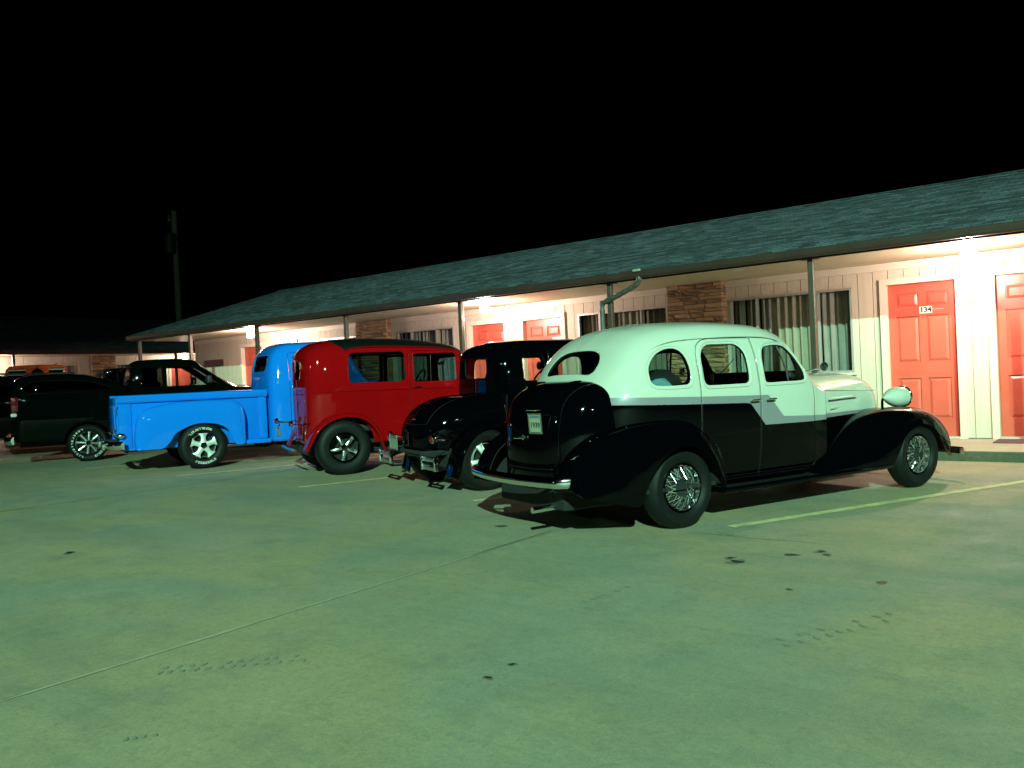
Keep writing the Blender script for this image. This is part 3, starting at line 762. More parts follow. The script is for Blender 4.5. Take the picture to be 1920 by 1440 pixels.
def fender(C, L, y_in, y_c, y_o, nt=60, drop=.03, lip=.014, power=.9):
    C = np.asarray(C, float); L = np.asarray(L, float); k = len(C); q = np.linspace(0, k - 1, nt)
    c = crom(C, 12); l_ = crom(L, 12); qq = np.linspace(0, len(c) - 1, nt)
    c = np.stack([np.interp(qq, np.arange(len(c)), c[:, i]) for i in (0, 1)], 1); l_ = np.stack([np.interp(qq, np.arange(len(l_)), l_[:, i]) for i in (0, 1)], 1)
    yi = np.interp(q, np.linspace(0, k - 1, len(np.atleast_1d(y_in))), np.atleast_1d(y_in)); yc = np.interp(q, np.linspace(0, k - 1, len(np.atleast_1d(y_c))), np.atleast_1d(y_c)); yo = np.interp(q, np.linspace(0, k - 1, len(np.atleast_1d(y_o))), np.atleast_1d(y_o))
    rows = []
    for u in np.linspace(0, 1, 5)[:-1]:
        rows.append(np.c_[c[:, 0], -(yi + (yc - yi) * u), c[:, 1] - drop * (1 - u) ** 2])
    for f in np.linspace(0, PI / 2, 13):
        sn, cs_ = math.sin(f) ** power, math.cos(f) ** power
        rows.append(np.c_[l_[:, 0] + (c[:, 0] - l_[:, 0]) * cs_, -(yc + (yo - yc) * sn), l_[:, 1] + (c[:, 1] - l_[:, 1]) * cs_])
    last = rows[-1].copy(); last[:, 1] += lip; rows.append(last)
    s = grid(np.array(rows)); return orient(s, (0, -.6, .8))
def wheel_meshes(key, R, W, r, style):
    # meshes face +y (outer side), centre at origin
    out = {}
    hw = W / 2
    prof = [(r - .012, hw - .025), (r + .004, hw - .008), (r + (R - r) * .30, hw + .004), (r + (R - r) * .62, hw + .002), (R - .03, hw - .012), (R - .008, hw - .035), (R, hw - .055)]
    prof2 = prof + [(R, 0.)] + [(a, -b) for a, b in reversed(prof)]
    t = lathe(prof2, 56, 'y'); t.V[:, 1] *= -1; out['tyre'] = (orient_wheel(t), 'rubber', 30)
    # tread blocks as circumferential grooves
    def ring(prof): 
        s = lathe(prof, 48, 'y'); s.V[:, 1] *= -1; return orient(s, None)
    if style == 'wire':
        rim = ring([(r + .004, hw - .006), (r - .004, hw + .002), (r - .012, hw - .002), (r - .022, hw - .02), (r - .03, hw - .05), (r - .045, hw - .065), (r - .05, hw - .09), (r - .03, hw - .10), (r - .03, -hw + .02)])
        sp = []
        for i in range(36):
            a = i / 36 * 2 * PI; b = a + (.42 if i % 2 else -.42); yy = hw - .03 if i % 3 else hw - .07
            p0 = np.array([.075 * math.cos(a), yy + .01, .075 * math.sin(a)]); p1 = np.array([(r - .042) * math.cos(b), hw - .075, (r - .042) * math.sin(b)])
            sp.append(tube([p0, (p0 + p1) / 2, p1], .0038, 5))
        out['spokes'] = (join(*sp), 'wheel_chrome', 60)
        cap = ring([(.10, hw - .07), (.102, hw - .045), (.092, hw - .012), (.075, hw + .008), (.05, hw + .020), (.025, hw + .026), (.0005, hw + .028)])
        out['hub_cap'] = (cap, 'wheel_chrome', 60); out['rim'] = (rim, 'wheel_chrome', 50)
        out['brake_drum'] = (ring([(r - .05, hw - .12), (.14, hw - .115), (.0005, hw - .11)]), 'under', 60)
    else:
        lipd = {'star': .012, 'five': .03, 'mag': .055, 'chrome': .02}[style]
        rim = ring([(r + .004, hw - .008), (r - .004, hw + .003), (r - .014, hw - .002), (r - .022, hw - .01 - lipd * .5), (r - .034, hw - .02 - lipd), (r - .04, hw - .04 - lipd), (r - .04, -hw + .02)])
        out['rim'] = (rim, {'star': 'alloy', 'five': 'alloy', 'mag': 'wheel_chrome', 'chrome': 'wheel_chrome'}[style], 50)
        out['brake_drum'] = (ring([(r - .042, hw - .13), (.0005, hw - .125)]), 'under', 60)
        sp = []; n = 5 if style != 'chrome' else 8
        for i in range(n):
            a0 = i / n * 2 * PI + .31
            ri, ro = .045, r - .03
            if style == 'star': wi, wo, th = .040, .058, .02
            elif style == 'five': wi, wo, th = .026, .046, .022
            elif style == 'mag': wi, wo, th = .026, .024, .03
            else: wi, wo, th = .022, .030, .02
            rows = []
            for u in np.linspace(0, 1, 9):
                rr = ri + (ro - ri) * u
                w_ = wi + (wo - wi) * u ** 1.5
                if style == 'star': w_ = .054 - .030 * math.sin(PI * min(1, u * 1.05)) * .55 + .045 * max(0, u - .7) * 2
                y0 = hw - .012 - lipd * (.55 + .45 * u) + (.012 if style in ('five', 'mag') else 0) * math.sin(PI * u)
                sec = [(-w_, y0 - th), (-w_ * .85, y0 - .004), (-w_ * .35, y0 + .006), (w_ * .35, y0 + .006), (w_ * .85, y0 - .004), (w_, y0 - th)]
                rows.append([(rr * math.cos(a0) - v * math.sin(a0), y, rr * math.sin(a0) + v * math.cos(a0)) for v, y in sec])
            sp.append(orient(grid(np.array(rows)), (0, 1, 0)))
        out['spokes'] = (join(*sp), {'star': 'alloy', 'five': 'alloy', 'mag': 'wheel_chrome', 'chrome': 'wheel_chrome'}[style], 40)
        h0 = hw - .02 - lipd * .5
        out['hub_cap'] = (ring([(.075, h0 - .03), (.07, h0 + .004), (.045, h0 + .016), (.036, h0 + .03), (.02, h0 + .036), (.0005, h0 + .037)]), {'star': 'trim_black', 'five': 'trim_black'}.get(style, 'wheel_chrome'), 50)
        if style == 'star':
            out['hub_cap'] = (ring([(.085, h0 - .02), (.08, h0 + .004), (.036, h0 + .008), (.034, h0 - .002), (.0005, h0 - .003)]), 'alloy', 40)
    return out
def orient_wheel(t): return orient(t, None)
WM = {}
def letters(R, r, hw, arcs):
    # raised white lettering round the sidewall (blocky at this distance)
    ss = []; r_ = np.random.default_rng(5)
    for (a0, a1, n) in arcs:
        for i in range(n):
            a = math.radians(a0 + (a1 - a0) * (i + .5) / n); rad = r + (R - r) * .34; w, h = .013, .017
            kind = int(r_.integers(4)); segs = [[(-w, -h, -w * .4, h)], [(-w, h * .45, w, h)], [(-w, -h, w, -h * .45)], [(w * .35, -h, w, h)]]
            use = [segs[0], segs[(kind + 1) % 3 + 1], segs[1 + kind % 2]]
            for sg_ in use:
                for (u0, v0, u1, v1) in sg_:
                    V = []
                    for (u, v) in ((u0, v0), (u1, v0), (u1, v1), (u0, v1)):
                        V.append(((rad + v) * math.cos(a) + u * math.sin(a), hw + .0065, (rad + v) * math.sin(a) - u * math.cos(a)))
                    ss.append(Surf(V, [(0, 1, 2, 3)]))
    return orient(join(*ss), (0, 1, 0))
def wheel(parent, x, y, R, W, r, style, lettering=None, spin=0.):
    # y is the outer sidewall plane; sign gives the side
    key = (R, W, r, style)
    if key not in WM: WM[key] = wheel_meshes(key, R, W, r, style)
    M_ = WM[key]; sgn = 1 if y > 0 else -1
    base = None
    kk = key + ('objs',)
    if kk not in WM:
        WM[kk] = {}
    def put(nm, s, mat, sh, par):
        if nm not in WM[kk]:
            o = mk(nm, s, mat, None, True, sh); WM[kk][nm] = o.data; 
        else:
            o = bpy.data.objects.new(nm, WM[kk][nm]); COL.objects.link(o)
        o.parent = par; return o
    w = put('wheel', *M_['rim'], parent)
    w.location = (x, y - sgn * W / 2, R); w.rotation_euler = (0, spin, 0 if sgn > 0 else PI)
    for nm in ('tyre', 'spokes', 'hub_cap', 'brake_drum'):
        if nm in M_: put(nm, *M_[nm], w)
    if lettering and sgn < 0: mk('tyre_lettering', letters(R, r, W / 2, lettering), 'letter_white', w)
    return w
def seat(parent, x, y0, y1, z, h, back=.16, name='seat', mat='seat_dark'):
    mk(name, rbox(x, x + .5, y0, y1, z, z + .2, .06, 3), mat, parent, True, 60)
    b = rbox(-.07, .07, y0, y1, 0, h, .05, 3); b.V[:, 0] -= b.V[:, 2] * back; b.move(x, 0, z + .08); mk(name + '_back', b, mat, parent, True, 60)
def steering(parent, x, y, z, r=.19, tilt=.45):
    a = np.linspace(0, 2 * PI, 33); ring = np.c_[np.zeros(33), r * np.cos(a), r * np.sin(a)]
    s = join(tube(ring, .013, 8, False), tube([(0, -r, 0), (0, 0, 0), (0, r, 0)], .011, 6), tube([(0, 0, 0), (0, 0, -r * .5), (0, 0, -r)], .011, 6), tube([(0, 0, 0), (.3, 0, -.02), (.6, 0, -.05)], .018, 6), lathe([(.0, .03), (.04, .025), (.05, 0), (0, -.01)], 14, 'x'))
    s.tf(Matrix.Rotation(tilt, 3, 'Y').to_4x4()); s.move(x, y, z); mk('steering_wheel', s, 'trim_black', parent, True, 60)
def bar_bumper(parent, x, z, hw, h, bow, t=.03, name='bumper', mat='chrome', fwd=1, wrap=.12):
    # curved bar across the car: section rows along y
    yy = np.linspace(-hw, hw, 41); rows = []
    for y in yy:
        u = abs(y) / hw; xo = x - fwd * (bow * u * u + wrap * max(0, u - .86) / .14 * max(0, u - .86) / .14)
        sec = [(0, h / 2), (fwd * .012, h / 2 - .006), (fwd * t * .8, h * .22), (fwd * t, 0), (fwd * t * .8, -h * .22), (fwd * .012, -h / 2 + .006), (0, -h / 2)]
        rows.append([(xo + a, y, z + b) for a, b in sec])
    s = grid(np.array(rows), cv=True); n = 7; k = len(s.V); s.F.append(tuple(range(n))); s.F.append(tuple(range(k - 1, k - n - 1, -1)))
    return mk(name, orient(s), mat, parent, True, 50)
def plate(parent, x, y, z, txt=None, yaw=0., w=.30, h=.15, tilt=0.):
    mtx = Matrix.Translation((x, y, z)) @ Matrix.Rotation(yaw, 4, 'Z') @ Matrix.Rotation(tilt, 4, 'Y')
    p = mk('license_plate', rbox(-.004, .004, -w / 2, w / 2, -h / 2, h / 2, .003).tf(mtx), 'plate_white', parent)
    mk('plate_band', box(-.0055, -.0042, -w / 2 + .01, w / 2 - .01, h * .30, h / 2 - .006).tf(mtx), 'plate_blue', p)
    if txt:
        t = text_surf(txt, min(h * .62, w * .44), .0006, .001); t.V = np.c_[-t.V[:, 2] - .0055, -t.V[:, 0], t.V[:, 1] - h * .1]; mk('plate_text', t.tf(mtx), 'black_ink', p)
    mk('plate_frame', join(*[rbox(-.008, .006, a, b, c, d, .003) for a, b, c, d in ((-w / 2 - .012, -w / 2, -h / 2 - .012, h / 2 + .012), (w / 2, w / 2 + .012, -h / 2 - .012, h / 2 + .012), (-w / 2, w / 2, -h / 2 - .012, -h / 2), (-w / 2, w / 2, h / 2, h / 2 + .012))]).tf(mtx), 'chrome_dull', p)
    return p
def teardrop(L, r, n=24):
    t = np.linspace(0, 1, 22)
    return lathe([(max(r * math.sqrt(max(0, 1 - (1 - u) ** 2.2)) if u < .5 else r * (1 - .0 * u), .0008) if u < .5 else r * (1 - .02 * u), -L + L * u) for u in t], n, 'x')
def under(parent, x0, x1, hw, z0, z1): mk('chassis', rbox(x0, x1, -hw, hw, z0, z1, .02), 'under', parent)
def emptycar(name, label, ox, oy, deg, cat='car'):
    return thing(name, label, cat, (ox, oy, 0), math.radians(deg))
def two_sides(name, s, mat, parent, **kw):
    mk(name, s, mat, parent, **kw); mk(name, s.mirror_y(), mat, parent, **kw)

# ================================================================== mint and black sedan
def build_sedan():
    t = emptycar('vintage_sedan', 'pale mint and black 1930s sedan with silver side stripe and chrome wire wheels', -3.522, 6.026, 67.98)
    st = [(-.745, [.03, .03, .03, .028, .024, .018, .01, 0], [.45, .6, .88, .91, .93, .94, .945, .946]),
          (-.72, [.16, .18, .19, .18, .15, .11, .06, 0], [.42, .6, .92, .955, .985, 1.0, 1.01, 1.012]),
          (-.66, [.36, .39, .40, .375, .32, .23, .12, 0], [.37, .6, .945, 1.01, 1.06, 1.09, 1.105, 1.11]),
          (-.58, [.49, .53, .545, .515, .445, .325, .17, 0], [.33, .6, .96, 1.055, 1.13, 1.175, 1.195, 1.20]),
          (-.48, [.575, .625, .64, .61, .54, .40, .21, 0], [.3, .6, .97, 1.10, 1.22, 1.285, 1.315, 1.325]),
          (-.34, [.635, .69, .705, .675, .60, .455, .24, 0], [.3, .6, .98, 1.15, 1.33, 1.425, 1.465, 1.475]),
          (-.15, [.67, .72, .735, .71, .635, .50, .27, 0], [.3, .6, .98, 1.18, 1.405, 1.515, 1.565, 1.58]),
          (.12, [.69, .74, .755, .735, .655, .53, .28, 0], [.3, .6, .975, 1.19, 1.435, 1.56, 1.61, 1.625]),
          (.5, [.70, .75, .765, .745, .665, .54, .28, 0], [.3, .6, .97, 1.19, 1.45, 1.575, 1.62, 1.637]),
          (1.0, [.70, .75, .765, .745, .66, .53, .28, 0], [.3, .6, .97, 1.18, 1.435, 1.553, 1.60, 1.613]),
          (1.28, [.70, .745, .758, .735, .64, .50, .265, 0], [.3, .6, .97, 1.155, 1.375, 1.495, 1.548, 1.562]),
          (1.44, [.70, .735, .745, .715, .60, .45, .235, 0], [.3, .6, .965, 1.11, 1.275, 1.385, 1.435, 1.45]),
          (1.56, [.695, .72, .725, .685, .55, .395, .20, 0], [.3, .6, .96, 1.05, 1.14, 1.20, 1.225, 1.235]),
          (1.66, [.69, .71, .71, .66, .52, .365, .18, 0], [.3, .6, .95, 1.015, 1.075, 1.105, 1.12, 1.125])]
    q = -.745 + (.745 - .60) * (1 - np.cos(np.linspace(0, PI / 2, 16)))
    s = loft(st, np.r_[q, np.linspace(-.59, 1.66, 150)], 10)
    s0 = s.copy()
    qw = crom([(-.27, 1.18), (-.26, 1.255), (-.20, 1.335), (-.10, 1.385), (0, 1.39), (.06, 1.35), (.09, 1.27), (.095, 1.17), (.07, 1.118), (.02, 1.108), (-.17, 1.108), (-.25, 1.125)], 6, True)
    rw = rrect(.225, .705, 1.092, 1.415, (.05, .05, .12, .13), 8)
    fw = crom([(.885, 1.11), (.885, 1.28), (.925, 1.37), (1.03, 1.395), (1.2, 1.385), (1.29, 1.31), (1.36, 1.20), (1.375, 1.13), (1.34, 1.092), (1.1, 1.088), (.92, 1.088)], 6, True)
    bw = crom([(-.335, 1.27), (-.305, 1.35), (-.2, 1.40), (0, 1.412), (.2, 1.40), (.305, 1.35), (.335, 1.27), (.30, 1.22), (.15, 1.225), (0, 1.225), (-.15, 1.225), (-.30, 1.22)], 6, True)
    ws = [rrect(a, b, 1.17, 1.46, (.03, .03, .09, .09)) for a, b in ((-.52, -.03), (.03, .52))]
    s = cut_glass(s, end_g(s, bw, xmax=-.2), t)
    for w_ in ws: s = cut_glass(s, end_g(s, w_, xmin=1.3), t)
    for p_ in (qw, rw, fw): s = cut_glass(s, side_g(s, p_), t)
    for p_ in (qw, rw, fw): window_bead(s0, p_, t, 'paint_mint')
    for side in (-1, 1):
        q = on_side(s0, [(1.165, 1.095), (1.16, 1.2), (1.145, 1.3), (1.125, 1.385)], side, -.014); mk('vent_bar', tube(q, .009, 6), 'trim_black', t, True)
    # colours: mint above, silver band, black below
    def zones(V):
        x, z = V[:, 0], V[:, 2]
        top = np.interp(x, [-.8, -.58, .12, .68, .90, 1.075, 1.44, 1.88, 2.4, 3.2], [1.045, 1.04, 1.012, .993, .987, .803, .785, .772, .765, .765])
        bot = np.interp(x, [-.8, -.60, .01, .65, .70, .86, 1.43, 1.88, 2.4, 3.2], [.985, .985, .958, .935, .925, .745, .735, .737, .737, .737])
        return z - top, z - bot
    def colour(sf, name, parent, **kw):
        a, b = zones(sf.V); mint, rest = clip(sf, a); a2, b2 = zones(rest.V)
        rear = (rest.V[:, 0] < -.60) & True
        sil, blk = clip(rest, b2)
        f = join(mint, sil, blk); idx = [0] * len(mint.F) + [1] * len(sil.F) + [2] * len(blk.F)
        # weld so shading runs on across the colour breaks
        key = {}; mp = []
        for i, v in enumerate(np.round(f.V, 6)):
            mp.append(key.setdefault(tuple(v), len(key)))
        V = np.zeros((len(key), 3))
        for i, j in enumerate(mp): V[j] = f.V[i]
        f = Surf(V, [tuple(mp[i] for i in fc) for fc in f.F])
        return mk(name, f, ['paint_mint', 'paint_silver', 'paint_black'], parent, True, 35, solid=.02, inner='interior', rim='interior', midx=idx, **kw)
    # wheel wells
    for wx in (0.,):
        a = np.linspace(0, 2 * PI, 40)[:-1]; well = np.c_[wx - .02 + .40 * np.cos(a), .317 + .37 * np.sin(a)]
        s, _ = clip(s, -side_g(s, well, 0, .2))
    rdoor = np.array([(.165, .36), (.165, 1.30), (.19, 1.40), (.27, 1.447), (.40, 1.462), (.80, 1.462), (.80, .36), (.42, .36), (.36, .5), (.30, .6), (.22, .7)])
    rdoor = np.array([(.18, .73), (.18, 1.30), (.19, 1.36), (.215, 1.405), (.25, 1.435), (.30, 1.455), (.36, 1.462), (.805, 1.462), (.805, .36), (.44, .36), (.40, .48), (.33, .62), (.25, .70)])
    fdoor = np.array([(.815, .36), (.815, 1.462), (.98, 1.460), (1.08, 1.447), (1.16, 1.425), (1.24, 1.385), (1.32, 1.325), (1.38, 1.265), (1.43, 1.195), (1.46, 1.13), (1.475, 1.05), (1.48, .95), (1.48, .36)])
    for side in (-1, 1):
        for d_, nm in ((rdoor, 'rear_door'), (fdoor, 'front_door')):
            g = side_g(s, d_, side, .3)
            s, dr = clip(s, -(g + .002))
            dr = compact(dr); keep, _ = clip(dr, side_g(dr, grow(d_, -.0025), side, .3))
            dobj = colour(keep, nm, t)
            # handle
            hx = .72 if nm == 'rear_door' else .905
            hm = join(rbox(hx - .05, hx + .05, side * .800 - .008, side * .800 + .008, .945, .962, .006), rbox(hx - .012 , hx + .012, min(side * .76, side * .80), max(side * .76, side * .80), .945, .962, .004))
            mk('door_handle', hm, 'chrome', dobj, True)
    colour(s, 'body', t)
    # drip moulding over the doors
    for side in (-1, 1):
        pts = crom([(-.245, .615, 1.335), (-.19, .63, 1.395), (-.06, .645, 1.44), (.15, .655, 1.462), (.6, .665, 1.475), (.95, .66, 1.468), (1.15, .645, 1.435), (1.3, .62, 1.36), (1.41, .61, 1.255), (1.47, .67, 1.13)], 8)
        pts[:, 1] *= side
        mk('drip_rail', tube(pts, .006, 6), 'trim_black' if False else 'paint_mint', t, True)
    # trunk
    zz = np.r_[np.linspace(.36, 1.0, 20), 1.0 + .178 * np.sin(np.linspace(0, PI / 2, 22)[1:])]
    kz = [.36, .45, .6, .8, .92, 1.0, 1.06, 1.11, 1.15, 1.17, 1.178]
    xr = pchip(kz, [-.96, -1.01, -1.03, -1.02, -.995, -.965, -.92, -.855, -.76, -.66, -.50], zz); hw = pchip(kz, [.52, .56, .585, .595, .59, .58, .56, .52, .445, .36, .12], zz)
    th = np.linspace(0, PI, 110); rows = []
    for z, x_, w_ in zip(zz, xr, hw):
        c, sn = np.cos(th), np.sin(th); n = 2.45
        rows.append(np.c_[-.42 - (-.42 - x_) * np.abs(sn) ** (2 / n), -w_ * np.sign(c) * np.abs(c) ** (2 / n), np.full(110, z)])
    ts = orient(grid(np.array(rows)), None)
    lid = rrect(-.40, .40, .52, 1.30, .08)
    gl = np.where(ts.V[:, 0] < -.55, sdf(lid, ts.V[:, 1], ts.V[:, 2]), -.3)
    rest, lidm = clip(ts, -(gl + .003)); lidm, _ = clip(lidm, np.where(lidm.V[:, 0] < -.55, sdf(grow(lid, -.004), lidm.V[:, 1], lidm.V[:, 2]), -.3))
    mk('trunk', rest, 'paint_black', t, True, 40, solid=.012, inner='interior'); lo = mk('trunk_lid', lidm, 'paint_black', t, True, 40, solid=.012, inner='interior')
    for hy in (-.26, .26): mk('hinge', tube(crom([(-.60, hy, 1.168), (-.68, hy, 1.165), (-.78, hy, 1.135)], 5), .010, 8), 'chrome', lo, True)
    mk('trunk_handle', join(tube([(-1.045, -.08, .76), (-1.06, -.04, .755), (-1.06, .02, .755)], .009, 8), lathe([(.022, 0), (.02, .02), (0, .022)], 12, 'x').move(-1.045, -.08, .76)), 'chrome', lo, True)
    plate(lo, -1.022, -.24, .87, '1939', yaw=.17, w=.125, h=.135, tilt=-.06)
    mk('plate_lamp', rbox(-1.06, -1.00, -.31, -.17, .966, .98, .006), 'chrome', lo, True)
    # rear moulding where mint meets the trunk
    # hood
    hs = [(1.62, [.655, .665, .63, .52, .32, 0], [.36, .75, .95, 1.055, 1.12, 1.143]), (1.75, [.60, .61, .585, .485, .30, 0], [.36, .75, .94, 1.05, 1.118, 1.143]), (2.2, [.48, .49, .465, .39, .235, 0], [.36, .75, .92, 1.035, 1.108, 1.135]), (2.7, [.355, .365, .345, .285, .17, 0], [.36, .75, .905, 1.015, 1.088, 1.113]),
          (2.86, [.31, .32, .30, .25, .15, 0], [.37, .74, .89, .985, 1.05, 1.075]), (2.96, [.25, .26, .245, .2, .12, 0], [.38, .72, .85, .935, .99, 1.01]), (3.02, [.16, .165, .155, .125, .075, 0], [.4, .7, .79, .86, .9, .915]), (3.045, [.02, .02, .02, .016, .01, 0], [.45, .65, .7, .74, .76, .77])]
    h = loft(hs, np.r_[np.linspace(1.62, 2.84, 60), 2.85 + .195 * np.sin(np.linspace(0, PI / 2, 20))], 8)
    gg = h.V[:, 0] - 2.85
    shell, hood = clip(h, gg)
    hood, cowl = clip(hood, hood.V[:, 0] - 1.735)
    colour(hood, 'hood', t); colour(cowl, 'cowl', t); colour(shell, 'grille_shell', t)
    gr_ = []
    for i in range(13):
        y = -.11 + i * .22 / 12; gr_.append(tube(crom([(3.04 - abs(y) * .5, y, .45), (3.065 - abs(y) * .5, y, .62), (3.02 - abs(y) * .5, y, .82)], 6), .006, 6))
    mk('grille', join(*gr_), 'chrome', t, True)
    for side in (-1, 1):
        for (x0, x1, z) in ((1.87, 2.43, .895), (1.89, 2.33, .815)):
            xx = np.linspace(x0, x1, 14); yb = np.interp(xx, [1.75, 2.2, 2.7], [.592, .472, .352])
            mk('hood_louver', tube(np.c_[xx, side * (yb + .004), np.full(14, z)], np.r_[.002, np.full(12, .011), .002], 8), 'paint_mint', t, True)
            mk('louver_gap', tube(np.c_[xx, side * (yb + .008), np.full(14, z - .014)], .0055, 6), 'trim_black', t)
        pts = np.c_[np.linspace(1.74, 2.9, 16), side * np.interp(np.linspace(1.74, 2.9, 16), [1.74, 2.2, 2.7, 2.9], [.575, .455, .335, .28]), np.interp(np.linspace(1.74, 2.9, 16), [1.74, 2.2, 2.9], [.985, .965, .93])]
        mk('hood_moulding', tube(pts, .005, 6), 'paint_mint', t, True)
        # headlamp bullet
        tl = np.linspace(0, 1, 26); prof = [(max(.0008, .098 * (math.sin(min(1, u * 1.35) * PI / 2)) ** .9 if u < .74 else .098 - .004 * (u - .74)), -.28 + .29 * u) for u in tl]
        hd = mk('headlamp', orient(lathe(prof, 28, 'x')).move(3.06, side * .46, .86), 'paint_mint', t, True, 50)
        mk('headlamp_ring', lathe([(.094, 0), (.104, .004), (.106, .018), (.098, .03), (.09, .03)], 28, 'x').move(3.065, side * .46, .86), 'chrome', hd, True)
        mk('headlamp_lens', lathe([(.092, .028), (.05, .042), (.0005, .048)], 28, 'x').move(3.065, side * .46, .86), 'lens_clear', hd, True)
        mk('headlamp_stand', tube([(3.0, side * .46, .79), (2.98, side * .46, .73), (2.97, side * .46, .68)], [.022, .028, .05], 10), 'paint_mint', hd, True)
        mk('headlamp_bracket', tube(crom([(2.83, side * .46, .865), (2.80, side * .44, .84), (2.82, side * .42, .74)], 5), .012, 8), 'paint_black', hd, True)
    # fenders
    RC = [(-1.05, .40), (-1.02, .53), (-.93, .66), (-.77, .755), (-.5, .825), (-.22, .855), (.02, .84), (.17, .765), (.27, .63), (.335, .47), (.37, .31)]
    RL = [(-1.02, .365), (-.85, .32), (-.66, .275), (-.50, .25), (-.41, .42), (-.24, .59), (-.04, .645), (.14, .585), (.26, .46), (.32, .35), (.345, .285)]
    two_sides('rear_fender', fender(RC, RL, .5, .695, .815, 90), 'paint_black', t, smooth=True, sharp=50, solid=.008, inner='under')
    FC = [(1.38, .30), (1.52, .36), (1.68, .46), (1.84, .565), (2.05, .665), (2.3, .73), (2.6, .77), (2.88, .772), (3.1, .745), (3.3, .68), (3.46, .57), (3.55, .44), (3.575, .29)]
    FL = [(1.40, .275), (1.6, .272), (1.85, .268), (2.1, .262), (2.36, .255), (2.50, .36), (2.64, .53), (2.86, .61), (3.06, .565), (3.2, .45), (3.32, .34), (3.42, .275), (3.52, .24)]
    two_sides('front_fender', fender(FC, FL, [.66, .64, .6, .5, .42, .36, .3, .28, .25, .25, .25, .25, .25], [.70, .68, .66, .64, .62, .60, .58, .57, .56, .55, .55, .54, .53], [.79, .79, .80, .80, .80, .80, .80, .80, .79, .77, .74, .70, .66], 100), 'paint_black', t, smooth=True, sharp=50, solid=.008, inner='under')
    for side in (-1, 1):
        rb = [rbox(.33, 2.40, min(side * .60, side * .815), max(side * .60, side * .815), .245, .285, .012)]
        o = mk('running_board', rb[0], 'paint_black', t, True)
        mk('tread_rib', join(*[rbox(.36, 1.7, side * y - .006, side * y + .006, .285, .290, .002) for y in (.66, .69, .72, .75, .78)]), 'rubber', o)
    under(t, -.95, 2.9, .48, .22, .40); mk('floor_pan', box(-.6, 1.7, -.68, .68, .30, .33), 'under', t)
    # bumpers
    b = bar_bumper(t, -1.20, .462, .72, .082, .11, .03, 'rear_bumper', 'chrome', -1)
    for y in (-.36, .36): mk('bumper_iron', tube(crom([(-1.17, y, .46), (-1.05, y, .42), (-.85, y * .9, .36)], 6), .016, 8), 'under', b, True)
    mk('bumper_stripe', tube(np.c_[[-1.232 + .11 * (v / .7) ** 2 for v in np.linspace(-.66, .66, 30)], np.linspace(-.66, .66, 30), np.full(30, .462)], .004, 6), 'trim_black', b)
    b = bar_bumper(t, 3.80, .285, .74, .07, .10, .03, 'front_bumper', 'chrome', 1)
    for y in (-.36, .36): mk('bumper_iron', tube(crom([(3.77, y, .285), (3.6, y, .30), (3.3, y * .9, .34)], 6), .016, 8), 'under', b, True)
    mk('exhaust_tip', tube([(-.7, -.30, .24), (-.95, -.30, .235), (-1.12, -.30, .23)], .024, 12), 'chrome', t, True)
    # mirrors
    for side in (-1, 1):
        mk('side_mirror', join(tube(crom([(1.42, side * .69, 1.16), (1.45, side * .78, 1.175), (1.46, side * .86, 1.185)], 5), .006, 6), lathe([(0, -.016), (.034, -.015), (.038, 0), (.034, .004), (0, .005)], 18, 'x').move(1.455, side * .875, 1.195)), 'wheel_chrome', t, True)
    # interior
    seat(t, .9, -.60, .60, .45, .55); seat(t, .02, -.58, .58, .45, .52)
    steering(t, 1.16, .33, 1.07, .17); mk('dashboard', rbox(1.33, 1.56, -.60, .60, .92, 1.06, .03), 'interior', t, True)
    mk('wiper', tube([(1.42, .12, 1.30), (1.48, .28, 1.22), (1.52, .42, 1.16)], .004, 5), 'trim_black', t)
    for x, y in ((0, -.72), (0, .72), (2.94, -.72), (2.94, .72)): wheel(t, x, y, .317, .185, .205, 'wire', spin=.3 + x)
    return t
sedan = build_sedan()
def lump(name, mat, loc, r, seed, label, cat, rz=0.):
    bm = bmesh.new(); bmesh.ops.create_icosphere(bm, subdivisions=3, radius=1)
    q = np.random.default_rng(seed); ph = q.uniform(0, 6, 9)
    for v in bm.verts:
        c = v.co; k = 1 + .14 * math.sin(3 * c.x + ph[0]) + .12 * math.sin(4 * c.y + ph[1]) + .10 * math.sin(5 * c.z + ph[2] + 2 * c.x) + .05 * math.sin(9 * c.x + 7 * c.y + ph[3])
        v.co = Vector((c.x * r[0] * k, c.y * r[1] * k, max(-.75, c.z) * r[2] * k))
    me = bpy.data.meshes.new(name); bm.to_mesh(me); bm.free(); me.shade_smooth(); me.materials.append(MATS[mat])
    o = bpy.data.objects.new(name, me); COL.objects.link(o); o.location = sedan_w(*loc); o.rotation_euler = (0, 0, rz); return tag(o, label, cat)
def sedan_w(x, y, z):
    a = math.radians(67.98); return (-3.522 + x * math.cos(a) - y * math.sin(a), 6.026 + x * math.sin(a) + y * math.cos(a), z)
lump('duffel_bag', 'bag_dark', (.13, -.30, 1.10), (.17, .2, .12), 3, 'dark bag piled on the back seat of the mint sedan', 'bag')
lump('folded_blanket', 'cloth_blue', (.03, -.46, 1.05), (.15, .10, .10), 8, 'light blue blanket lying on the back seat of the mint sedan', 'blanket', 1.1)

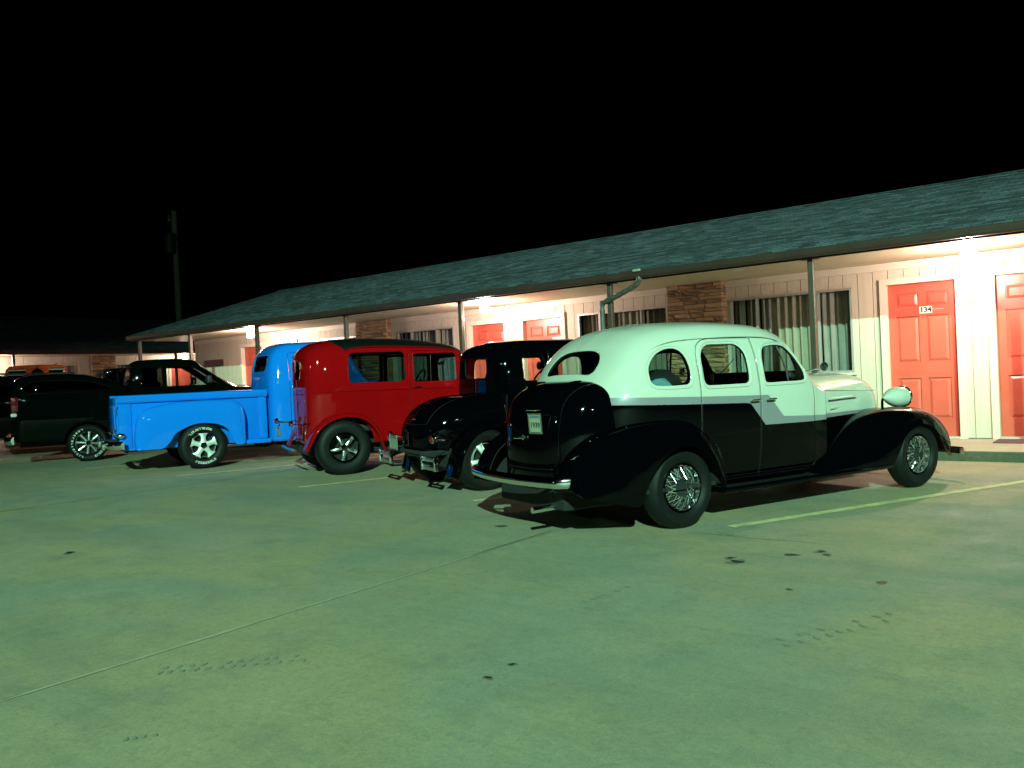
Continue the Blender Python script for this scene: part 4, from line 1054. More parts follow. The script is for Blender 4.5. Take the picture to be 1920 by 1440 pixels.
# ------------------------------------------------------------------ shared body work for the other vehicles
def well(s, x, z, r, ymin=.2):
    a = np.linspace(0, 2 * PI, 44)[:-1]; return clip(s, -side_g(s, np.c_[x + r * np.cos(a), z + r * np.sin(a)], 0, ymin))[0]
def split_door(s, poly, parent, mat, name='door', handle=None, hmat='chrome', gap=.0035, ymin=.3, sharp=35):
    for side in (-1, 1):
        s, dr = clip(s, -(side_g(s, poly, side, ymin) + gap)); dr, _ = clip(dr, side_g(dr, grow(poly, -.004), side, ymin))
        if not dr.F: continue
        d = mk(name, dr, mat, parent, True, sharp, solid=.018, inner='interior', rim='interior')
        if handle:
            hx, hz, hy = handle
            mk('door_handle', join(rbox(hx - .055, hx + .055, side * (hy + .035) - .008, side * (hy + .035) + .008, hz - .009, hz + .009, .006), tube([(hx, side * (hy - .01), hz), (hx, side * (hy + .02), hz), (hx, side * (hy + .035), hz)], .008, 8)), hmat, d, True)
    return s
def round_lamp(parent, x, y, z, r, mat='lens_red', fwd=-1, name='tail_lamp'):
    o = mk(name, orient(lathe([(r, 0), (r * .95, .02), (r * .6, .032), (.0005, .036)], 18, 'x')).move(0, 0, 0).tf(Matrix.Scale(fwd, 4, (1, 0, 0)) if fwd < 0 else Matrix.Identity(4)).move(x, y, z), mat, parent, True, 60)
    mk('lamp_ring', lathe([(r * 1.02, -.02), (r * 1.18, -.01), (r * 1.18, .008), (r * 1.0, .012)], 18, 'x').tf(Matrix.Scale(fwd, 4, (1, 0, 0)) if fwd < 0 else Matrix.Identity(4)).move(x, y, z), 'chrome', o, True)
def front_end(t, paintm, x0, x1, hw0, hw1, z0, z1, fx, R, yw, grille='chrome', belt=1.0, fender_top=None, sill=.30):
    # hood, grille shell, headlamps and front fenders of a 1930s car
    st = [(x0, [hw0, hw0, hw0 * .93, hw0 * .72, hw0 * .4, 0], [.4, .7, z0 - .16, z0 - .06, z0 - .01, z0]), (x1, [hw1, hw1, hw1 * .92, hw1 * .7, hw1 * .4, 0], [.4, .7, z1 - .16, z1 - .06, z1 - .01, z1]), (x1 + .02, [.01] * 5 + [0], [.4, .7, z1 - .16, z1 - .06, z1 - .01, z1])]
    mk('hood', loft(st, np.r_[np.linspace(x0, x1, 14), x1 + .008, x1 + .02], 5), paintm, t, True, 35)
    sh = [rbox(x1 + .015, x1 + .05, -hw1 - .02, -hw1 + .025, .42, z1 - .05, .01), rbox(x1 + .015, x1 + .05, hw1 - .025, hw1 + .02, .42, z1 - .05, .01), rbox(x1 + .015, x1 + .05, -hw1 + .0, hw1 - .0, z1 - .08, z1 + .02, .02)]
    mk('grille_shell', join(*sh), grille, t, True); mk('grille', join(*[box(x1 + .021, x1 + .03, -hw1 + .03 + i * .03, -hw1 + .036 + i * .03, .45, z1 - .08) for i in range(int((2 * hw1 - .06) / .03) + 1)]), 'chrome_dull', t)
    for sd in (-1, 1):
        h = mk('headlamp', orient(lathe([(.0005, -.15), (.05, -.13), (.085, -.07), (.095, 0), (.1, .02), (.09, .03)], 20, 'x')).move(x1 - .02, sd * (hw1 + .2), z1 - .12), 'chrome', t, True)
        mk('headlamp_lens', lathe([(.09, .028), (.05, .04), (.0005, .044)], 20, 'x').move(x1 - .02, sd * (hw1 + .2), z1 - .12), 'lens_clear', h, True)
    a = fx - R - .9; ft = fender_top or R * 2 + .12
    C = [(a, sill), (a + .25, sill + .06), (a + .5, sill + .18), (fx - R - .12, ft - .14), (fx - .15, ft - .02), (fx + .05, ft), (fx + .25, ft - .06), (fx + R + .02, ft - .24), (fx + R + .10, ft - .48)]
    L = [(a, sill - .03), (a + .3, sill - .03), (a + .6, sill - .02), (fx - R - .06, sill + .06), (fx - R * .75, R * 1.6), (fx + .02, R * 2 + .03), (fx + .2, R * 1.95), (fx + R * .9, R * 1.45), (fx + R + .05, ft - .5)]
    two_sides('front_fender', fender(C, L, [hw0, hw0 * .8, hw1 + .05, hw1], yw - .10, yw + .02, 60), paintm, t, smooth=True, sharp=50, solid=.008, inner='under')

# ================================================================== red sedan
def build_red():
    t = emptycar('red_sedan', 'tall red vintage two-door sedan with black roof insert and fat rear tyres', -9.305, 7.686, 62.5)
    zf = [.40, .75, 1.12, 1.31]
    st = [(-.47, [.01, .01, .01, .01, .01, .008, .004, 0], [.46, .78, 1.12, 1.29, 1.46, 1.53, 1.57, 1.58]),
          (-.463, [.20, .22, .24, .24, .21, .16, .09, 0], [.44, .77, 1.12, 1.295, 1.48, 1.55, 1.59, 1.60]),
          (-.44, [.44, .48, .50, .49, .45, .36, .2, 0], [.42, .76, 1.12, 1.30, 1.52, 1.60, 1.645, 1.66]),
          (-.38, [.545, .59, .615, .605, .56, .47, .27, 0], [.41, .755, 1.12, 1.305, 1.56, 1.66, 1.71, 1.73]),
          (-.26, [.60, .64, .665, .655, .615, .54, .32, 0], [.40, .75, 1.12, 1.31, 1.585, 1.695, 1.765, 1.785]),
          (-.05, [.615, .66, .685, .675, .64, .58, .35, 0], [*zf, 1.60, 1.71, 1.80, 1.825]),
          (.3, [.62, .665, .69, .68, .65, .60, .36, 0], [*zf, 1.605, 1.715, 1.81, 1.838]),
          (1.0, [.62, .665, .69, .68, .65, .60, .36, 0], [*zf, 1.595, 1.695, 1.79, 1.82]),
          (1.55, [.605, .65, .675, .665, .64, .585, .35, 0], [.4, .75, 1.11, 1.30, 1.575, 1.66, 1.735, 1.76]),
          (1.80, [.59, .635, .655, .645, .625, .56, .33, 0], [.4, .75, 1.10, 1.29, 1.555, 1.62, 1.675, 1.69]),
          (1.83, [.50, .54, .56, .55, .53, .46, .26, 0], [.4, .75, 1.10, 1.29, 1.55, 1.605, 1.65, 1.662]),
          (1.84, [.01, .01, .01, .01, .01, .008, .004, 0], [.4, .75, 1.10, 1.29, 1.545, 1.60, 1.645, 1.655])]
    zm = lambda z: z if z < 1.12 else 1.12 + (z - 1.12) * 1.05
    st = [(x, y, [zm(v) for v in z]) for x, y, z in st]
    q = -.47 + .14 * (1 - np.cos(np.linspace(0, PI / 2, 14)))
    s = loft(st, np.r_[q, np.linspace(-.32, 1.79, 110), 1.80, 1.81, 1.82, 1.83, 1.834, 1.838, 1.84], 8)
    s0 = s.copy(); s = well(s, 0.04, .37, .42)
    s = cut_glass(s, end_g(s, rrect(-.26, .26, 1.31, 1.565, .05), xmax=-.3), t, mat='tinted_glass')
    s = cut_glass(s, end_g(s, rrect(-.50, .50, 1.19, 1.56, .04), xmin=1.78), t)
    for p_ in (rrect(.125, .925, 1.235, 1.652, (.05, .05, .05, .09)), rrect(1.045, 1.70, 1.215, 1.615, .045)): s = cut_glass(s, side_g(s, p_), t, mat='tinted_glass')
    s = split_door(s, rrect(.985, 1.755, .45, 1.655, .05), t, 'paint_red', handle=(1.09, 1.145, .68))
    # black roof insert
    def gt(V):
        x, y, z = V.T
        side = z - np.interp(x, [.0, .10, .2, .6, 1.4, 1.9], [1.665, 1.675, 1.708, 1.725, 1.685, 1.61])
        back = x - np.interp(z, [1.62, 1.675, 1.74, 1.805, 1.845, 1.88], [.16, .095, .03, -.05, -.12, -.20])
        return np.minimum(side, back)
    top, low = clip(s, gt(s.V)); n1, n2 = len(top.F), len(low.F)
    mk('roof', offset(top, .004), 'vinyl_top', t, True, 45, solid=.02, inner='interior'); mk('body', low, 'paint_red', t, True, 35, solid=.02, inner='interior', rim='paint_red')
    e = [v for v in crom([(-.20, .37, 1.835), (-.08, .50, 1.80), (.03, .60, 1.735), (.095, .638, 1.68), (.13, .640, 1.69), (.2, .632, 1.714), (.6, .632, 1.728), (1.4, .62, 1.695), (1.8, .585, 1.64)], 8)]
    for sd in (-1, 1): mk('roof_bead', tube(np.array(e) * np.array([1, sd, 1]), .007, 6), 'paint_red', t, True)
    # belt moulding round the body
    m_ = crom([(1.80, .662, 1.105), (1.2, .697, 1.12), (.3, .70, 1.13), (-.15, .685, 1.135), (-.34, .64, 1.145), (-.43, .53, 1.155), (-.468, .3, 1.16), (-.475, 0, 1.16)], 8)
    full = np.r_[m_, (m_ * np.array([1, -1, 1]))[::-1][1:]]
    mk('belt_moulding', tube(full, .007, 6), 'paint_red', t, True)
    mk('sun_visor', orient(grid(np.array([[(1.80, y, 1.60 + .06 * (1 - (y / .6) ** 2)) , (1.90, y, 1.575 + .05 * (1 - (y / .6) ** 2)), (1.985, y, 1.545 + .04 * (1 - (y / .6) ** 2))] for y in np.linspace(-.6, .6, 17)])), (0, 0, 1)), 'paint_red', t, True, solid=.02)
    for sd in (-1, 1): round_lamp(t, 1.76, sd * .69, 1.575, .018, 'chrome', 1, 'cowl_lamp')
    C = [(-.53, .36), (-.45, .52), (-.355, .67), (-.22, .77), (-.05, .825), (.13, .83), (.28, .79), (.41, .70), (.5, .56), (.555, .40), (.59, .27)]
    L = [(-.50, .345), (-.415, .50), (-.32, .635), (-.19, .725), (-.03, .775), (.12, .78), (.25, .745), (.37, .66), (.455, .53), (.51, .39), (.545, .27)]
    two_sides('rear_fender', fender(C, L, .5, .72, .815, 70), 'paint_red', t, smooth=True, sharp=50, solid=.008, inner='under')
    for sd in (-1, 1): mk('running_board', rbox(.58, 1.75, min(sd * .6, sd * .8), max(sd * .6, sd * .8), .24, .28, .012), 'paint_red', t, True)
    mk('cowl', loft([(1.79, [.60, .64, .66, .5, .3, 0], [.4, .75, 1.08, 1.12, 1.135, 1.14]), (2.05, [.56, .6, .6, .46, .27, 0], [.4, .75, 1.05, 1.10, 1.12, 1.125])], np.linspace(1.79, 2.05, 8), 5), 'paint_red', t, True, 35)
    front_end(t, 'paint_red', 2.05, 2.95, .55, .30, 1.12, 1.08, 2.72, .31, .74)
    under(t, -.4, 2.9, .42, .25, .42); mk('floor_pan', box(-.4, 1.8, -.6, .6, .40, .43), 'under', t)
    for sd in (-1, 1):
        st_ = mk('tail_lamp_stalk', tube(crom([(-.38, sd * .55, .72), (-.55, sd * .60, .70), (-.66, sd * .62, .72)], 6), .012, 8), 'chrome', t, True)
        round_lamp(t, -.67, sd * .62, .73, .038)
    plate(t, -.66, .55, .58, None, w=.28, h=.14)
    mk('plate_bracket', tube([(-.64, .60, .70), (-.64, .57, .62), (-.64, .55, .58)], .008, 6), 'chrome', t, True)
    round_lamp(t, .62, -.79, .45, .035, 'chrome', 1, 'step_light')
    mk('rear_bar', tube([(-.62, -.5, .36), (-.64, 0, .36), (-.62, .5, .36)], .018, 10), 'chrome', t, True)
    seat(t, 1.0, -.55, .55, .55, .52); seat(t, .1, -.55, .55, .55, .50); steering(t, 1.45, .32, 1.22, .19)
    mk('mirror_stay', tube([(1.78, 0, 1.52), (1.74, 0, 1.5), (1.72, 0, 1.48)], .006, 5), 'trim_black', t); mk('inside_mirror', rbox(1.70, 1.72, -.12, .12, 1.45, 1.50, .008), 'trim_black', t)
    for y in (-.80, .80): wheel(t, 0, y, .37, .30, .215, 'mag', spin=.5)
    for y in (-.74, .74): wheel(t, 2.72, y, .31, .18, .19, 'mag', spin=.2)
build_red()

# ================================================================== black coupe
def build_coupe():
    t = emptycar('black_coupe', 'black vintage coupe with sloping rear deck and chrome bumperettes', -6.405, 7.096, 68)
    st = [(.30, [.01, .01, .01, .01, .01, .008, .004, 0], [.45, .75, 1.05, 1.20, 1.36, 1.43, 1.46, 1.47]),
          (.305, [.22, .25, .26, .25, .22, .16, .09, 0], [.44, .75, 1.05, 1.20, 1.38, 1.45, 1.48, 1.49]),
          (.335, [.45, .49, .51, .50, .45, .36, .2, 0], [.42, .75, 1.05, 1.21, 1.43, 1.51, 1.545, 1.555]),
          (.40, [.53, .575, .59, .58, .53, .45, .25, 0], [.40, .75, 1.055, 1.22, 1.47, 1.56, 1.60, 1.61]),
          (.55, [.56, .61, .625, .615, .57, .50, .28, 0], [.40, .75, 1.06, 1.23, 1.495, 1.59, 1.635, 1.65]),
          (.9, [.58, .63, .645, .635, .59, .525, .3, 0], [.4, .75, 1.06, 1.23, 1.505, 1.60, 1.65, 1.667]),
          (1.5, [.58, .63, .645, .635, .59, .525, .3, 0], [.4, .75, 1.06, 1.23, 1.505, 1.60, 1.65, 1.667]),
          (1.76, [.57, .62, .63, .62, .58, .51, .29, 0], [.4, .75, 1.05, 1.22, 1.485, 1.57, 1.615, 1.63]),
          (1.78, [.48, .52, .54, .53, .49, .42, .24, 0], [.4, .75, 1.05, 1.22, 1.48, 1.56, 1.60, 1.61]),
          (1.79, [.01, .01, .01, .01, .01, .008, .004, 0], [.4, .75, 1.05, 1.22, 1.475, 1.555, 1.595, 1.605])]
    q = .30 + .10 * (1 - np.cos(np.linspace(0, PI / 2, 12)))
    s = loft(st, np.r_[q, np.linspace(.41, 1.75, 70), 1.76, 1.77, 1.78, 1.784, 1.787, 1.79], 8)
    s = cut_glass(s, end_g(s, rrect(-.27, .27, 1.225, 1.45, .05), xmax=.42), t); s = cut_glass(s, end_g(s, rrect(-.47, .47, 1.15, 1.47, .04), xmin=1.74), t)
    for p_ in (rrect(.60, .885, 1.165, 1.46, .055), rrect(1.0, 1.60, 1.165, 1.46, .05)): s = cut_glass(s, side_g(s, p_), t)
    s = split_door(s, rrect(.945, 1.68, .42, 1.52, .05), t, 'paint_black', handle=(1.02, 1.08, .64))
    mk('cab', s, 'paint_black', t, True, 35, solid=.018, inner='interior')
    ds = [(-.585, [.01, .01, .01, .01, 0], [.5, .56, .62, .655, .66]), (-.57, [.16, .18, .16, .11, 0], [.49, .57, .65, .69, .70]), (-.53, [.29, .33, .29, .19, 0], [.47, .6, .70, .755, .77]), (-.42, [.39, .44, .40, .27, 0], [.46, .66, .79, .87, .89]), (-.25, [.46, .51, .47, .32, 0], [.45, .70, .88, .965, .985]), (0, [.52, .57, .53, .36, 0], [.45, .72, .94, 1.025, 1.045]), (.36, [.57, .61, .575, .40, 0], [.45, .72, .95, 1.04, 1.06])]
    d = loft(ds, np.r_[-.585 + .06 * (1 - np.cos(np.linspace(0, PI / 2, 10))), np.linspace(-.51, .36, 50)], 8)
    d = well(d, .05, .335, .37); lidp = rrect(-.33, .33, .2, 2.0, .1)
    g = np.where((d.V[:, 0] < .30) & (d.V[:, 2] > .72), np.minimum(.33 - np.abs(d.V[:, 1]), np.minimum(.27 - d.V[:, 0], d.V[:, 2] - .74)), -.05)
    rest, lid = clip(d, -(g + .003)); lid, _ = clip(lid, np.minimum(.326 - np.abs(lid.V[:, 1]), np.minimum(.266 - lid.V[:, 0], lid.V[:, 2] - .744)))
    mk('rear_deck', rest, 'paint_black', t, True, 40, solid=.01, inner='under'); l_ = mk('deck_lid', lid, 'paint_black', t, True, 40, solid=.01, inner='under')
    mk('lid_handle', tube([(-.50, -.05, .80), (-.52, 0, .80), (-.50, .05, .80)], .008, 8), 'chrome', l_, True)
    C = [(-.39, .17), (-.35, .32), (-.28, .49), (-.175, .63), (-.03, .72), (.14, .755), (.30, .725), (.42, .63), (.51, .49), (.57, .34), (.63, .27)]
    L = [(-.36, .16), (-.315, .30), (-.25, .455), (-.15, .585), (-.02, .665), (.13, .69), (.26, .655), (.365, .565), (.44, .44), (.50, .32), (.57, .255)]
    two_sides('rear_fender', fender(C, L, .48, .67, .775, 70), 'paint_black', t, smooth=True, sharp=50, solid=.008, inner='under')
    for sd in (-1, 1):
        mk('running_board', rbox(.6, 1.7, min(sd * .56, sd * .77), max(sd * .56, sd * .77), .235, .275, .012), 'paint_black', t, True)
        bm_ = [rbox(-.635, -.605, min(sd * .45, sd * .80), max(sd * .45, sd * .80), z - .027, z + .027, .012, 3) for z in (.305, .395)]
        b = mk('bumperette', bm_[0], 'chrome_dull', t, True, 60); mk('bumper_bar', bm_[1], 'chrome_dull', b, True, 60)
        for y in (.462, .788): mk('bumper_clamp', rbox(-.642, -.598, sd * y - .012, sd * y + .012, .275, .425, .005), 'chrome', b, True)
        mk('bumper_iron', tube(crom([(-.60, sd * .55, .35), (-.5, sd * .45, .40), (-.3, sd * .40, .45)], 5), .018, 8), 'under', b, True)
        round_lamp(t, -.56, sd * .60, .60, .042); mk('lamp_stalk', tube([(-.54, sd * .60, .60), (-.45, sd * .57, .58), (-.34, sd * .52, .56)], .012, 8), 'chrome', t, True)
    plate(t, -.68, .20, .54, None, yaw=-.1, w=.28, h=.145); mk('plate_bracket', tube([(-.67, .24, .50), (-.6, .36, .46), (-.45, .40, .45)], .01, 6), 'chrome', t, True)
    mk('frame_horn', join(rbox(-.62, .2, -.42, -.36, .40, .46, .01), rbox(-.62, .2, .36, .42, .40, .46, .01), tube([(-.58, -.4, .44), (-.58, 0, .44), (-.58, .4, .44)], .022, 10)), 'under', t, True)
    mk('fuel_tank', rbox(-.52, -.2, -.33, .33, .36, .55, .05, 3), 'paint_dark', t, True)
    mk('cowl', loft([(1.77, [.57, .61, .62, .47, .28, 0], [.4, .75, 1.03, 1.07, 1.085, 1.09]), (2.0, [.53, .57, .57, .43, .25, 0], [.4, .75, 1.0, 1.05, 1.07, 1.075])], np.linspace(1.77, 2.0, 8), 5), 'paint_black', t, True, 35)
    front_end(t, 'paint_black', 2.0, 2.8, .52, .28, 1.07, 1.03, 2.6, .30, .70)
    under(t, -.3, 2.8, .42, .25, .42)
    for sd in (-1, 1): mk('side_mirror', join(tube(crom([(1.72, sd * .63, 1.30), (1.72, sd * .72, 1.32), (1.72, sd * .80, 1.34)], 4), .006, 6), lathe([(0, -.012), (.052, -.012), (.058, 0), (.05, .008), (0, .01)], 18, 'x').move(1.71, sd * .82, 1.355)), 'trim_black', t, True)
    seat(t, .72, -.5, .5, .5, .50); steering(t, 1.38, .28, 1.14, .18)
    for y in (-.75, .75): wheel(t, .03, y, .337, .24, .222, 'five', spin=.5)
    for y in (-.70, .70): wheel(t, 2.6, y, .30, .17, .19, 'five', spin=.2)
build_coupe()

# ================================================================== blue stepside pickup
def build_blue():
    t = emptycar('blue_pickup', 'bright blue 1950s stepside pickup with white-lettered tyres', -12.531, 7.472, 68, 'pickup truck')
    P = 'paint_blue'
    st = [(1.055, [.01, .01, .01, .01, .01, .008, .004, 0], [.36, .7, 1.18, 1.25, 1.30, 1.315, 1.32, 1.325]),
          (1.065, [.40, .42, .43, .41, .36, .28, .15, 0], [.35, .7, 1.18, 1.27, 1.36, 1.39, 1.40, 1.405]),
          (1.10, [.64, .68, .685, .655, .58, .46, .25, 0], [.34, .7, 1.19, 1.34, 1.52, 1.57, 1.59, 1.595]),
          (1.17, [.72, .77, .775, .745, .665, .54, .29, 0], [.33, .7, 1.2, 1.39, 1.69, 1.77, 1.80, 1.81]),
          (1.30, [.755, .805, .81, .785, .70, .59, .325, 0], [.33, .7, 1.2, 1.4, 1.785, 1.89, 1.93, 1.945]),
          (1.5, [.77, .82, .825, .80, .71, .615, .34, 0], [.33, .7, 1.2, 1.4, 1.80, 1.925, 1.97, 1.985]),
          (2.1, [.77, .82, .825, .80, .71, .615, .34, 0], [.33, .7, 1.2, 1.4, 1.80, 1.93, 1.98, 1.995]),
          (2.4, [.77, .82, .82, .79, .70, .6, .33, 0], [.33, .7, 1.19, 1.38, 1.75, 1.88, 1.92, 1.935]),
          (2.62, [.77, .82, .81, .77, .66, .54, .3, 0], [.33, .7, 1.18, 1.33, 1.50, 1.60, 1.64, 1.65]),
          (2.8, [.76, .81, .80, .75, .62, .48, .26, 0], [.33, .7, 1.17, 1.235, 1.27, 1.30, 1.315, 1.32])]
    q = 1.055 + .115 * (1 - np.cos(np.linspace(0, PI / 2, 14)))
    s = loft(st, np.r_[q, np.linspace(1.18, 2.8, 80)], 8)
    s = cut_glass(s, end_g(s, rrect(-.46, .46, 1.50, 1.765, .06), xmax=1.35), t); s = cut_glass(s, end_g(s, rrect(-.62, .62, 1.30, 1.83, .08), xmin=2.3), t)
    s = cut_glass(s, side_g(s, rrect(1.47, 2.22, 1.33, 1.735, .05)), t)
    s = split_door(s, rrect(1.40, 2.36, .40, 1.79, .05), t, P, handle=(1.47, 1.215, .82))
    mk('cab', s, P, t, True, 35, solid=.02, inner='interior', rim='paint_blue')
    # pickup box
    b = mk('bed', join(*[rbox(-1.17, 1.02, sd * .66 - .018, sd * .66 + .018, .36, 1.10, .008) for sd in (-1, 1)], rbox(.99, 1.03, -.64, .64, .5, 1.12, .008)), P, t, True)
    for sd in (-1, 1):
        prof = [(.640, 1.095), (.715, 1.085), (.728, 1.105), (.728, 1.175), (.715, 1.197), (.69, 1.203), (.655, 1.197), (.640, 1.18)]
        r_ = grid(np.array([[(x, sd * a, z) for a, z in prof] for x in np.linspace(-1.19, 1.04, 20)]), cv=True); k = len(r_.V); r_.F += [tuple(range(8)), tuple(range(k - 1, k - 9, -1))]
        mk('bed_rail', orient(r_), P, t, True, 45)
        for x0, x1 in ((-1.18, -1.0), (.90, 1.03)): mk('stake_post', rbox(x0, x1, min(sd * .655, sd * .70), max(sd * .655, sd * .70), .40, 1.084, .01), P, b, True)
        mk('side_step', rbox(.56, 1.06, min(sd * .64, sd * .80), max(sd * .64, sd * .80), .33, .40, .015), P, t, True)
    for i in range(8): mk('bed_plank', rbox(-1.13, .98, -.62 + i * .155, -.62 + i * .155 + .148, .585, .605, .003), 'wood_dark', b)
    tg = mk('tailgate', join(rbox(-1.205, -1.172, -.64, .64, .56, 1.17, .012), rbox(-1.225, -1.206, -.5, .5, .68, 1.05, .009)), P, t, True)
    mk('tailgate_chain', tube(crom([(-1.18, -.66, 1.05), (-1.21, -.655, .98), (-1.20, -.66, .92)], 5), .008, 6), 'chrome_dull', tg)
    C = [(-.97, .37), (-.985, .55), (-.93, .85), (-.8, .98), (-.45, 1.055), (-.05, 1.075), (.25, 1.07), (.48, 1.05), (.60, .97), (.655, .8), (.655, .55), (.65, .36)]
    L = [(-.93, .365), (-.75, .365), (-.6, .37), (-.5, .45), (-.385, .6), (-.12, .71), (.15, .705), (.33, .63), (.42, .5), (.46, .40), (.5, .345), (.58, .34)]
    two_sides('rear_fender', fender(C, L, .66, .765, .885, 90, power=.62), P, t, smooth=True, sharp=50, solid=.01, inner='under')
    for sd in (-1, 1):
        o = mk('tail_lamp', lathe([(.0005, -.05), (.03, -.045), (.042, -.02), (.045, .02), (.03, .05), (.0005, .06)], 18, 'x').move(-1.16, sd * .74, .60), 'chrome', t, True); mk('lamp_lens', lathe([(.034, -.052), (.02, -.06), (.0005, -.062)], 16, 'x').move(-1.16, sd * .74, .60), 'lens_red', o, True)
    bb = bar_bumper(t, -1.34, .455, .86, .125, .05, .05, 'rear_bumper', 'chrome', -1, .16)
    for sd in (-1, 1): mk('bumper_guard', rbox(-1.41, -1.36, sd * .45 - .03, sd * .45 + .03, .38, .54, .02, 3), 'chrome', bb, True)
    mk('bumper_iron', join(*[rbox(-1.32, -.9, sd * .4 - .03, sd * .4 + .03, .42, .50, .01) for sd in (-1, 1)]), 'under', bb)
    # nose
    hs = [(2.76, [.68, .70, .62, .45, .25, 0], [.5, .95, 1.2, 1.27, 1.30, 1.31]), (3.3, [.64, .66, .58, .42, .24, 0], [.5, .92, 1.16, 1.23, 1.27, 1.28]), (3.75, [.58, .60, .52, .38, .2, 0], [.5, .85, 1.05, 1.12, 1.15, 1.16]), (3.86, [.3, .3, .26, .19, .1, 0], [.55, .8, .93, .98, 1.0, 1.0]), (3.88, [.01, .01, .01, .01, .005, 0], [.6, .75, .85, .88, .9, .9])]
    mk('hood', loft(hs, np.r_[np.linspace(2.76, 3.75, 20), 3.75 + .13 * np.sin(np.linspace(0, PI / 2, 10)[1:])], 6), P, t, True, 40)
    FC = [(2.45, .36), (2.5, .55), (2.58, .80), (2.75, .95), (3.05, 1.02), (3.4, 1.02), (3.7, .95), (3.88, .75), (3.92, .5)]
    FL = [(2.5, .34), (2.56, .36), (2.62, .42), (2.72, .60), (2.95, .72), (3.2, .72), (3.42, .62), (3.52, .45), (3.6, .4)]
    two_sides('front_fender', fender(FC, FL, [.6, .6, .55], .74, .87, 60, power=.62), P, t, smooth=True, sharp=50, solid=.01, inner='under')
    bar_bumper(t, 4.0, .45, .86, .12, .05, .05, 'front_bumper', 'chrome', 1, .16)
    for sd in (-1, 1): round_lamp(t, 3.86, sd * .62, .82, .09, 'lens_clear', 1, 'headlamp')
    under(t, -1.1, 3.8, .42, .32, .5)
    seat(t, 1.3, -.62, .62, .8, .55); steering(t, 2.05, .36, 1.33, .2)
    let = [(38, 118, 11), (232, 300, 9)]
    for y in (-.86, .86): wheel(t, 0, y, .365, .25, .222, 'star', lettering=let, spin=0.)
    for y in (-.84, .84): wheel(t, 3.07, y, .35, .22, .222, 'star', spin=.4)
build_blue()

